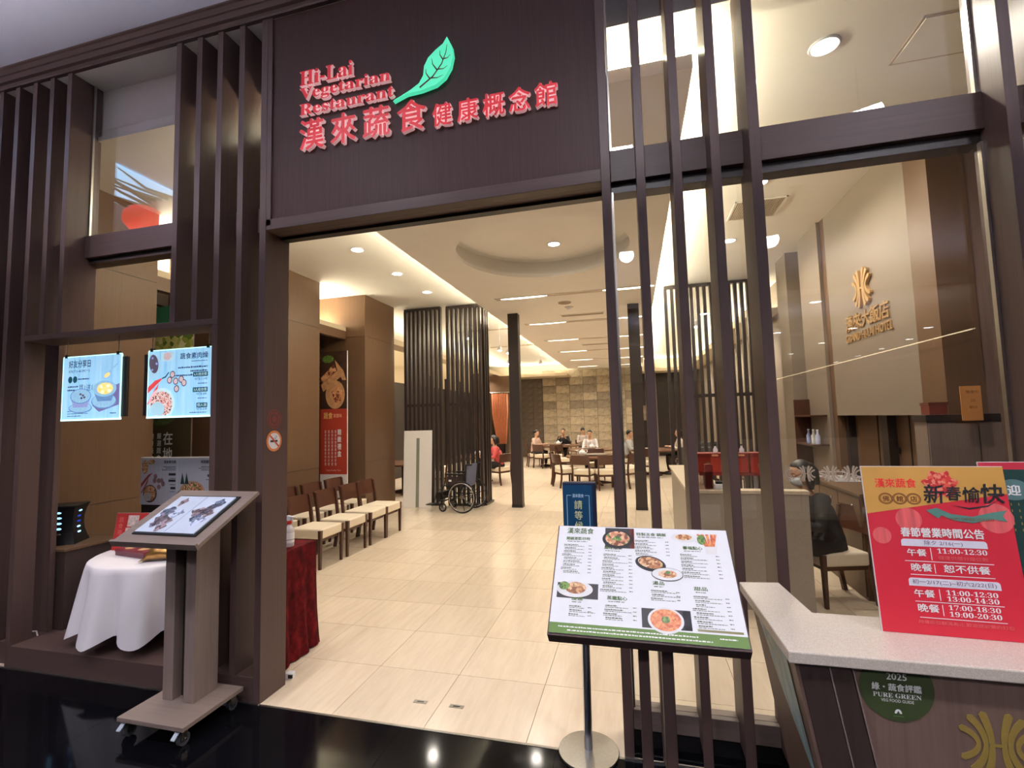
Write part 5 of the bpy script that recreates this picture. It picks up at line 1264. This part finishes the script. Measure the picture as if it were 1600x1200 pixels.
# ================================================================== RECEPTION COUNTER INSIDE
rc = thing('reception_counter', 'L-shaped grey stone reception counter with a pale top behind the window', 'counter', (.46, 4.75, 0))
m_ctop = M('pale_stone_top', (206, 190, 166), .35, var=.05, scale=20)
box('front_panel', m_greystone, (.01, 1.0, .0, .11, 0, 1.02), rc)
box('front_top', m_ctop, (0, 1.008, -.008, .125, 1.02, 1.05), rc, bevel=.003)
box('side_panel', m_greystone, (.03, .12, .11, 2.5, 0, 1.0), rc); box('side_top', m_ctop, (0, .36, .10, 2.52, 1.0, 1.03), rc, bevel=.003)
box('inner_desk', m_pier, (.12, .95, .11, .50, .70, .74), rc)
for y in (2.44,): box('leg', m_walnut, (.30, .35, y, y+.05, 0, 1.0), rc)
# red gift boxes on a white-legged rack behind the counter
m_gift = M('gift_red', (164, 52, 36), .4, var=.18, scale=9); m_gift2 = M('gift_red_dark', (128, 36, 30), .4, var=.1)
rk = thing('display_rack', 'small rack with white posts behind the reception counter carrying red gift boxes', 'rack', (.98, 5.30, 0))
box('shelf', m_gift2, (-.36, .36, -.11, .11, 1.13, 1.155), rk)
for x in (-.30, .18, .30): MB().tube([(x, 0, .742), (x, 0, 1.13)], .015, 8).build('post', m_wplast, rk)
for x, l in ((-.25, 'red gift box with gold flowers on the rack, left one of three'), (-.005, 'red gift box with gold flowers on the rack, middle one of three'), (.24, 'red gift box with gold flowers on the rack, right one of three')):
    t = thing('gift_box', l, 'box', (.98+x, 5.30, 1.156), group='red gift boxes on the rack')
    MB().box(-.115, .115, -.09, .09, 0, .19).build('box_body', m_gift, t, bevel=.003); MB().box(-.118, .118, -.093, .093, .155, .195).build('lid', m_gift2, t)
    pr = [(-.02+.03*math.cos(a), .07+.04*math.sin(a)) for a in (2*PI*i/14 for i in range(14))]; MB().add([(px, -.0906, pz) for px, pz in pr], [tuple(range(14))]).build('flower_print', m_goldp, t); MB().add([(x_, -.0936, z_) for x_, z_ in ((.02, .165), (.08, .165), (.08, .185), (.02, .185))], [(0, 1, 2, 3)]).build('label_print', M('gift_label', (214, 150, 110), .5), t)
for x, l in ((.80, 'small white bottle on the gift box rack, left'), (.93, 'small white bottle on the gift box rack, middle'), (1.05, 'small white bottle on the gift box rack, right')):
    t = thing('small_bottle', l, 'bottle', (x, 5.30, 1.352), group='white bottles on the rack')
    MB().lathe([(.022, 0), (.024, .03), (.010, .055), (.010, .07)], n=14).build('bottle_body', m_wplast, t, smooth=True, auto=40); MB().lathe([(.012, .068), (.012, .085)], n=12).build('cap', m_black, t)
ah = thing('leaflet_holder', 'clear acrylic holder with leaflets standing on the left end of the counter', 'holder', (.62, 4.815, 1.051), math.radians(12))
m_acr = GLASS('acrylic', (.80, .76, .74), 1.5)
box('back_sheet', m_acr, (-.07, .07, .02, .026, 0, .32), ah); box('front_sheet', m_acr, (-.07, .07, -.03, -.026, 0, .16), ah)
for x in (-.07, .066): box('side_sheet', m_acr, (x, x+.004, -.026, .02, 0, .22), ah)
box('leaflets', M('maroon_leaflet', (120, 44, 46), .4, var=.2), (.0, .062, -.022, .012, .004, .23), ah)
tl = thing('tape_dispenser', 'small white and black device on the reception counter beside the acrylic holder', 'device', (.75, 4.81, 1.051))
MB().box(-.05, .05, -.03, .03, 0, .05).build('device_body', m_wplast, tl, bevel=.006); MB().box(-.04, .03, -.024, .024, .05, .075).build('device_top', m_black, tl, bevel=.004)
# wooden cabinet behind with drawers and a small rail
dc = thing('drawer_cabinet', 'brown drawer cabinet along the right wall behind the receptionist', 'cabinet', (2.44, 6.0, 0))
box('carcass', m_pier, (-.42, .05, -.85, .68, 0, .94), dc); box('cabinet_top', m_pier, (-.44, .06, -.87, .69, .94, .97), dc, bevel=.003)
for i in range(3):
    y = -.83+i*.50
    d = box('drawer', m_pier, (-.432, -.42, y, y+.485, .66, .92), dc, bevel=.002); MB().ell((-.442, y+.13, .84), (.012, .012, .012), 10, 6).build('knob', m_chrome, d)
    d = box('door', m_pier, (-.432, -.42, y, y+.485, .03, .64), dc, bevel=.002); MB().ell((-.442, y+.43, .55), (.012, .012, .012), 10, 6).build('knob', m_chrome, d)
tr = thing('wire_tray', 'low white wire tray on top of the drawer cabinet', 'tray', (2.24, 6.25, .971))
mb = MB()
for z, q in ((.006, .9), (.05, 1)):
    mb.tube([(-.14*q, -.28*q, z), (.14*q, -.28*q, z), (.14*q, .28*q, z), (-.14*q, .28*q, z), (-.14*q, -.28*q, z)], .005, 5)
mb.build('tray_rim', m_wplast, tr); mb = MB()
for i in range(9): y = -.25+i*.0625; mb.tube([(-.14, y, .05), (-.125, y, .006), (.125, y, .006), (.14, y, .05)], .003, 4)
mb.build('tray_wires', m_wplast, tr)
# glass shelf with ware on the wood pier and an orange notice at the right
sh_ = thing('wall_shelf', 'wooden wall shelf with bottles above the drawer cabinet', 'shelf', (2.40, 7.2, 1.30))
box('board', m_walnut, (-.20, 0, -.30, .30, 0, .022), sh_); box('upper_board', m_walnut, (-.20, 0, -.30, .30, .38, .40), sh_); box('side', m_walnut, (-.20, 0, .30, .32, -.4, .62), sh_)
for y, c, l in ((6.98, (186, 190, 214), 'pale blue bottle on the wall shelf, nearest the window'), (7.12, (206, 204, 200), 'white bottle on the wall shelf, middle'), (7.30, (150, 160, 200), 'blue bottle on the wall shelf, deepest')):
    t = thing('shelf_bottle', l, 'bottle', (2.30, y, 1.323), group='bottles on the wall shelf'); MB().lathe([(.03, 0), (.032, .10), (.013, .14), (.013, .18)], n=14).build('bottle_body', M('bottle_glass%d' % int(y*100), c, .2), t, smooth=True, auto=40); MB().lathe([(.015, .172), (.015, .19)], n=12).build('cap', m_wplast, t)
on = thing('orange_notice', 'orange notice with dark lettering beside the right window post', 'notice', (2.455, 4.30, 1.65))
nb = box('notice_sheet', M('notice_orange', (196, 132, 72), .5, var=.05), (-.065, .065, 0, .006, 0, .26), on)
for z, s, w_ in ((.205, '營業中', .08), (.14, '店', .03), (.09, '歡迎', .05)): pr_text(nb, s, .01, z, .022, m_brown, w_, 'c', -.0008)
rb = thing('red_box', 'dull red box on the dark cabinet behind the right window', 'box', (2.32, 4.42, 1.70), 0); box('box_body', M('dull_red', (110, 46, 36), .5), (-.10, .02, -.05, .06, 0, .09), rb); box('lid', M('dull_red_lid', (92, 38, 30), .5), (-.105, .025, -.055, .065, .07, .095), rb)
cb2 = thing('tall_cabinet', 'tall taupe cabinet behind the right window post', 'cabinet', (2.55, 4.47, 0)); box('carcass', m_lect, (-.35, .30, -.09, .08, 0, 1.645), cb2); box('door', m_lect, (-.345, -.03, -.102, -.092, .05, 1.63), cb2); box('door', m_lect, (-.02, .295, -.102, -.092, .05, 1.63), cb2); box('cabinet_top', m_dark, (-.36, .31, -.105, .085, 1.645, 1.698), cb2)
# hotel name on the taupe panel (faces -x)
hn = thing('hotel_sign', 'bronze raised emblem and hotel name on the taupe wall panel', 'sign', (2.438, 5.78, 2.5), -PI/2)
m_bronze = M('bronze', (176, 140, 94), .4, .15, .08, 40)
e = link('emblem', emblem_mesh('emblem', m_bronze, .20, .03), hn, (.01, 0, .555)); e.scale = (.95, 1, 1)
def row3(s, x0, x1, z0, z1, parent, m, off=0, ex=.012):
    full, _ = text_raw(s, 0, off); a0, a1 = min(p[0] for p in full), max(p[0] for p in full); zmin, zmax = min(p[1] for p in full), max(p[1] for p in full)
    k, kz = (x1-x0)/(a1-a0), (z1-z0)/(zmax-zmin)
    for i, c in enumerate(s):
        if c == ' ': continue
        vs, _ = text_raw(c, 0, off); w0, w1 = min(p[0] for p in vs), max(p[0] for p in vs); xo = max(p[0] for p in text_raw(s[:i+1], 0, off)[0])-(w1-w0)
        bv, bf = text_raw(c, .5, off)
        MB().add([((p[0]-w0)*k, -ex-p[2]*ex*2, (p[1]-zmin)*kz) for p in bv], bf).build('letter', m, parent).location = (x0+(xo-a0)*k, 0, z0)
row3('漢來大飯店', -.46, .50, .14, .32, hn, m_bronze, .012, .007)
row3('GRAND HI-LAI HOTEL', -.48, .54, .02, .11, hn, m_bronze, 0, .006)
# ================================================================== DINING ROOM
m_ttop = WOOD('table_walnut', (104, 70, 50), .25, .15, 'x', .6)
def round_tbl(x, y, r, label, lazy=False):
    t = thing('dining_table', label, 'table', (x, y, 0), 0, 'round dining tables')
    MB().lathe([(r-.02, .70), (r, .71), (r, .74), (r-.01, .75), (0, .75)], n=40).build('tabletop', m_ttop, t)
    MB().lathe([(.06, 0.05), (.06, .70), (.12, .70)], n=16).build('pedestal', m_walnut, t)
    for k in range(4):
        a = k*PI/2+.4; MB().hexa([(0, -.03, .0), (.4, -.03, 0), (.4, .03, 0), (0, .03, 0)], [(0, -.03, .10), (.4, -.03, .04), (.4, .03, .04), (0, .03, .10)]).xf(Matrix.Rotation(a, 4, 'Z')).build('foot', m_walnut, t)
    if lazy: MB().lathe([(.30, .765), (.31, .775), (.31, .78), (0, .78)], n=32).build('turntable', M('turntable_glass', (150, 146, 140), .1), t); MB().lathe([(.1, .75), (.1, .766)], n=16).build('turntable_base', m_steel, t)
    return t
_chl = {}
def seat_ring(tx, ty, r, angs, what, grp):
    for k, (a, w_) in enumerate(angs):
        a = math.radians(a); x, y = tx+(r+.12)*math.cos(a), ty+(r+.12)*math.sin(a)
        dup(c0, (x, y, 0), math.atan2(ty-y, tx-x)+PI/2, 'walnut chair at %s, %s' % (what, w_), grp)
round_tbl(-1.0, 12.75, .80, 'round walnut dining table with a turntable, nearest in the aisle', True)
seat_ring(-1.0, 12.75, .80, [(255, 'near side left'), (287, 'near side right'), (215, 'front left corner'), (180, 'left side'), (325, 'front right corner'), (0, 'right side'), (95, 'far side')], 'the nearest round table', 'chairs at the nearest round table')
round_tbl(-2.75, 17.6, .80, 'round walnut table of the two guests beside the grey block wall', False)
seat_ring(-2.75, 17.6, .80, [(240, 'near side left'), (275, 'near side right'), (200, 'left, the girl on it'), (85, 'far side')], 'the table by the grey blocks', 'chairs at the table by the grey blocks')
round_tbl(-1.35, 15.3, .75, 'round walnut table in front of the guest in white', False)
seat_ring(-1.35, 15.3, .75, [(95, 'far side'), (180, 'left side')], 'the table of the guest in white', 'chairs at the table of the guest in white')
round_tbl(-4.35, 13.0, .75, 'round walnut table beside the guest in the pink top', False)
seat_ring(-4.35, 13.0, .75, [(330, 'the guest on it'), (100, 'far side'), (200, 'left side')], 'the table of the guest in pink', 'chairs at the table of the guest in pink')
round_tbl(.55, 14.9, .70, 'round walnut table behind the second black column', False)
seat_ring(.55, 14.9, .70, [(170, 'left side'), (250, 'near side'), (10, 'right side')], 'the table behind the second column', 'chairs at the table behind the second column')
round_tbl(-5.6, 10.9, .70, 'round walnut table at the left, behind the left slatted screen', False)
seat_ring(-5.6, 10.9, .70, [(250, 'near side'), (20, 'right side')], 'the table behind the left screen', 'chairs at the table behind the left screen')
# crockery on the tables
m_china = M('white_china', (232, 230, 226), .2)
_pl = None
def plate(x, y, label):
    global _pl
    o = MB().lathe([(.05, .0), (.06, .004), (.11, .016), (.108, .019), (.05, .008), (0, .008)], n=20).build('plate', m_china, None, smooth=True) if _pl is None else _pl.copy()
    if _pl is None: _pl = o
    else: COL.objects.link(o)
    o.location = (x, y, .751); tag(o, label, 'plate', 'plates on the far tables')
def teapot(x, y, label):
    t = thing('teapot', label, 'teapot', (x, y, .751), 0, 'white teapots on the far tables')
    MB().lathe([(.05, 0), (.085, .04), (.09, .08), (.06, .13), (.03, .14)], n=18).build('pot', m_china, t, smooth=True); MB().lathe([(.035, .138), (.02, .155), (.012, .175), (0, .178)], n=14).build('lid', m_china, t, smooth=True)
    MB().tube([(.08, 0, .05), (.12, 0, .09), (.14, 0, .13)], [.018, .013, .009], 8).build('spout', m_china, t, smooth=True); MB().tube([(-.08, 0, .10), (-.13, 0, .10), (-.13, 0, .05), (-.085, 0, .04)], .008, 6).build('handle', m_china, t, smooth=True)
for x, y, l in ((-2.95, 17.2, 'white plate on the table by the grey blocks, near edge'), (-2.4, 17.5, 'white plate on the table by the grey blocks, right edge'), (-1.55, 15.5, 'white plate in front of the guest in white'), (-1.1, 15.0, 'white plate on the near right edge of the table of the guest in white'), (-4.1, 12.7, 'white plate in front of the guest in pink'), (-4.5, 13.3, 'white plate at the far side of the table beside the guest in pink'), (.3, 15.1, 'white plate on the table behind the second black column')): plate(x, y, l)
teapot(-2.75, 17.55, 'white teapot in the middle of the table by the grey blocks'); teapot(-1.32, 15.25, 'white teapot in the middle of the table of the guest in white'); teapot(-4.35, 12.95, 'white teapot on the table beside the guest in pink'); teapot(-1.35, 12.6, 'small white teapot on the nearest round table')
# guests
person('person', 'guest in a coral pink top and black trousers sitting behind the first column', (-3.59, 12.56, 0), math.radians(-60), (206, 84, 84), (24, 22, 24), 'bob', .25, 0, .3)
person('person', 'girl in a pale top with tied hair at the table by the grey blocks', (-3.60, 17.29, 0), math.radians(70), (206, 176, 160), (40, 36, 40), 'pony', .15, 0, .2)
person('person', 'guest in black drinking at the table by the grey blocks', (-2.67, 18.5, 0), math.radians(-2), (28, 27, 30), (30, 28, 30), 'short', .15, 0, .05, 'up')
person('person', 'guest in a white shirt eating at the table before the stone block wall', (-1.44, 16.15, 0), 0, (226, 222, 220), (40, 40, 48), 'short', .25, 0, .3)
person('person', 'bald guest in a grey top sitting behind the guest in white', (-2.05, 19.4, 0), math.radians(20), (188, 176, 170), (46, 44, 46), 'none', .1, 0, .1)
c_ = dup(c0, (-2.05, 19.38, 0), math.radians(20), 'walnut dining chair carrying the bald guest', 'single far chairs')
person('person', 'guest in a pale grey top behind the second black column', (-.26, 15.05, 0), math.radians(80), (176, 176, 176), (50, 48, 50), 'short', .15, 0, .2)
person('person', 'guest in a cream top seen between the slats at the right', (1.38, 15.05, 0), math.radians(-80), (214, 202, 190), (60, 54, 52), 'bob', .15, 0, .2)
dp = dup(c0, (1.95, 11.2, 0), math.radians(60), 'walnut dining chair carrying the guest in black by the right wall', 'single far chairs')
person('person', 'guest in black by the right wall behind the window post', (1.95, 11.2, 0), math.radians(60), (26, 25, 28), (26, 25, 28), 'short', .1, 0, .2)
# grey upholstered benches behind the counter
for y, l in ((15.6, 'dark grey upholstered bench in the right of the dining room, far one'), (13.2, 'dark grey upholstered bench in the right of the dining room, near one')):
    t = thing('bench', l, 'bench', (1.75, y, 0), 0, 'grey benches'); m_up = M('grey_upholstery', (62, 64, 66), .6)
    box('seat', m_up, (-.7, .7, -.25, .25, .38, .47), t, bevel=.02); box('backrest', m_up, (-.7, .7, -.28, -.20, .46, .92), t, bevel=.02); box('plinth', m_walnut, (-.68, .68, -.22, .22, 0, .38), t)
# orange curtain at the far left
m_cur = M('orange_curtain', (192, 122, 84), .8, var=.12, scale=12)
cu = thing('curtain', 'gathered orange curtain hanging beside the far left wood pier', 'curtain', (-5.35, 18.9, 0)); mb = MB(); vs = []; n = 60
for z, w_ in ((2.82, 1), (2.0, .96), (1.2, .7), (.75, .55)):
    for i in range(n): u = i/(n-1); vs.append((-.35+(.7*u*w_)+(1-w_)*.5, .05*math.sin(u*58), z))
mb.add(vs, [(k*n+i, k*n+i+1, (k+1)*n+i+1, (k+1)*n+i) for k in range(3) for i in range(n-1)]); o = mb.build('drape', m_cur, cu, smooth=True); s = o.modifiers.new('thick', 'SOLIDIFY'); s.thickness = .006
MB().tube([(-.5, 0, 2.86), (.5, 0, 2.86)], .02, 8).build('rail', m_steel, cu)
pcl = thing('wood_portal', 'brown wood portal over the orange curtain', 'portal', (-5.4, 19.05, 0)); box('lintel', m_pier, (-.6, .75, -.1, .1, 2.9, 3.55), pcl); box('side_post', m_pier, (.40, .75, -.1, .1, 0, 2.9), pcl)
# framed picture on the back wall behind the second column
fp = thing('framed_picture', 'small dark framed picture on the back wall right of the stone blocks', 'picture', (.35, 21.69, 1.5)); box('frame', m_dark, (-.25, .25, -.03, 0, 0, .75), fp); box('print', M('picture_print', (150, 134, 116), .6, var=.5, scale=6), (-.2, .2, -.034, -.03, .05, .70), fp)

# ================================================================== CEILING FITTINGS
def downlight(x, y, z, label, grp, r=.075, m=m_lamp):
    t = thing('downlight', label, 'downlight', (x, y, z), 0, grp)
    MB().ring((0, 0, -.002), r+.012, .010, 'z', 28, 6).build('trim_ring', m_wplast, t, smooth=True)
    MB().lathe([(r+.004, -.003), (0, -.004)], n=24, cap=False).build('lens', m, t)
for (x, y), w_ in zip(DL_LEFT, ('nearest the entrance', 'middle', 'nearest the slatted screens')): downlight(x, y, 4.2, 'glowing downlight in the left ceiling row, %s of three' % w_, 'left ceiling downlights')
for (x, y), w_ in zip(DL_RIGHT, ('nearest, above the window transom', 'middle, above the name panel', 'farthest, near the air grille')): downlight(x, y, 4.2, 'downlight in the right ceiling, %s' % w_, 'right ceiling downlights')
for (x, y), w_ in zip(DL_LEFT2, ('first, above the header panel', 'second')): downlight(x, y, 4.2, 'downlight in the left ceiling hidden over the entrance, %s' % w_, 'left ceiling downlights')
for (x, y), w_ in zip(DL_OVAL, ('left', 'middle', 'right')): downlight(x, y, 4.186, 'glowing downlight inside the round ceiling recess, %s one' % w_, 'recess downlights')
def grille(x, y, z, w, d, n, label, along='x'):
    t = thing('air_grille', label, 'vent', (x, y, z), 0, 'ceiling air grilles')
    mb = MB()
    for b in ((-w, w, -d, -d+.02, -.012, 0), (-w, w, d-.02, d, -.012, 0), (-w, -w+.02, -d, d, -.012, 0), (w-.02, w, -d, d, -.012, 0)): mb.box(*b)
    mb.build('frame', m_ceil, t); box('backing', m_black, (-w+.02, w-.02, -d+.02, d-.02, -.002, -.0005), t)
    sm = MB().box(-.006, .006, -d+.02, d-.02, -.010, -.002).mesh('slat', m_slot) if along == 'x' else MB().box(-w+.02, w-.02, -.006, .006, -.010, -.002).mesh('slat', m_slot)
    for i in range(n):
        u = -1+2*(i+.5)/n
        link('slat', sm, t, (u*(w-.02), 0, 0) if along == 'x' else (0, u*(d-.02), 0))
grille(1.53, 6.12, 4.2, .28, .28, 24, 'square louvred air grille in the right ceiling')
grille(-.95, 9.87, 3.9, .45, .09, 5, 'narrow air grille in the dropped soffit beyond the first slot', 'y')
for y in (14.1,): grille(-.95, y, 3.9, .45, .09, 5, 'narrow air grille in the dropped soffit, the farther one', 'y')
t = thing('ceiling_speaker', 'flat round loudspeaker in the dropped soffit behind the first slot', 'speaker', (-1.16, 8.72, 3.9)); MB().lathe([(.12, 0), (.125, -.008), (.115, -.014), (0, -.014)], n=28, cap=False).build('cover', M('speaker_mesh', (150, 128, 104), .6), t); MB().ring((0, 0, -.006), .122, .006, 'z', 28, 5).build('rim', m_ceil, t)
t = thing('smoke_detector', 'small white smoke detector in the dropped soffit beside the loudspeaker', 'smoke detector', (-1.13, 9.12, 3.9)); MB().lathe([(.07, 0), (.07, -.012), (.05, -.03), (.03, -.05), (0, -.052)], n=20, cap=False).build('housing', m_wplast, t, smooth=True, auto=40); MB().lathe([(.085, -.001), (.085, -.006), (0, -.006)], n=20, cap=False).build('base', m_slot, t)
t = thing('access_panel', 'square access panel outlined in the right ceiling above the transom', 'panel', (2.10, 3.58, 4.2)); box('lid', m_ceil, (-.21, .21, -.20, .20, -.006, 0), t)
mb = MB()
for b in ((-.23, .23, -.22, -.205, -.003, 0), (-.23, .23, .205, .22, -.003, 0), (-.23, -.215, -.22, .22, -.003, 0), (.215, .23, -.22, .22, -.003, 0)): mb.box(*b)
mb.build('gap_frame', m_slot, t)
# track spots hanging over the dining area
_trk = [(-3.36, 12.0, 'left of the first column'), (-3.28, 12.6, 'left of the first column, lower one'), (-2.95, 15.6, 'right of the first column'), (-3.9, 15.0, 'farther left'), (-3.5, 9.9, 'over the wheelchair screen, left of two'), (-3.2, 9.9, 'over the wheelchair screen, right of two'), (1.15, 10.4, 'behind the left window screen, left of two'), (1.33, 10.4, 'behind the left window screen, right of two'), (1.95, 10.4, 'behind the right window screen')]
for x, y, w_ in _trk:
    t = thing('track_spot', 'small white spot lamp hanging under the ceiling, %s' % w_, 'lamp', (x, y, 4.2), 0, 'hanging track spots')
    MB().tube([(0, 0, 0), (0, 0, -.50)], .008, 6).build('stem', m_wplast, t); MB().lathe([(.02, -.50), (.05, -.54), (.065, -.62), (.06, -.63)], n=16).build('shade', m_wplast, t, smooth=True)
    MB().ell((0, 0, -.63), (.052, .052, .03), 12, 6).build('bulb', m_lamp, t)
for b, l in (((-4.6, -2.75, 12.25, 12.29, 4.17, 4.2), 'thin track rail under the left ceiling, near one'), ((-4.6, -2.75, 15.25, 15.29, 4.17, 4.2), 'thin track rail under the left ceiling, far one')):
    tag(box('track_rail', m_slot, b), l, 'rail', 'track rails')

# ================================================================== MALL BEHIND THE CAMERA (seen in the window glass)
_mdl = [(5.42, -14.18), (7.95, -14.25), (10.8, -15.26), (8.2, -18.0), (8.06, -21.75), (12.04, -21.6), (12.2, -24.5), (12.3, -27.8), (11.7, -18.4), (5.0, -9.0), (2.2, -9.5), (-2.0, -8.0), (-6, -3.5), (6.5, -5.0)]
for x, y in _mdl: downlight(x, y, 4.76, 'white downlight in the mall ceiling reflected in the window', 'mall downlights', .14, m_coollamp)
ln = thing('red_lantern', 'round red paper lantern hanging from the mall ceiling', 'lantern', (-6.0, 1.0, 4.43))
def lobes(t, z): return .03*abs(math.sin(9*t))
MB().lathe([(.05, -.17), (.15, -.14), (.215, -.06), (.225, 0), (.215, .06), (.15, .14), (.05, .17)], n=72, wave=lobes).build('shade', M('lantern_red', (226, 52, 44), .5, emit=(230, 50, 44), es=3), ln, smooth=True)
for z in (-.18, .18): MB().lathe([(.06, z-.02), (.06, z+.02)], n=20).build('cap', m_goldp, ln)
MB().tube([(0, 0, .20), (0, 0, .33)], .005, 5).build('cord', m_goldp, ln)
sk_ = thing('ceiling_screen', 'bright blue lit panel with branch silhouettes set in the mall ceiling', 'light panel', (-5.95, 1.30, 4.75))
box('lit_face', EM('sky_screen', (.22, .58, .95), 5), (-.55, .40, -.42, .42, -.02, 0), sk_); mb = MB()
for i in range(9):
    x = -.5+i*.1; mb.tube([(x, -.4, -.025), (x+random.uniform(-.1, .1), -.1, -.025), (x+random.uniform(-.15, .15), .35, -.025)], [.03, .02, .008], 5)
mb.build('branch_silhouette', m_black, sk_)
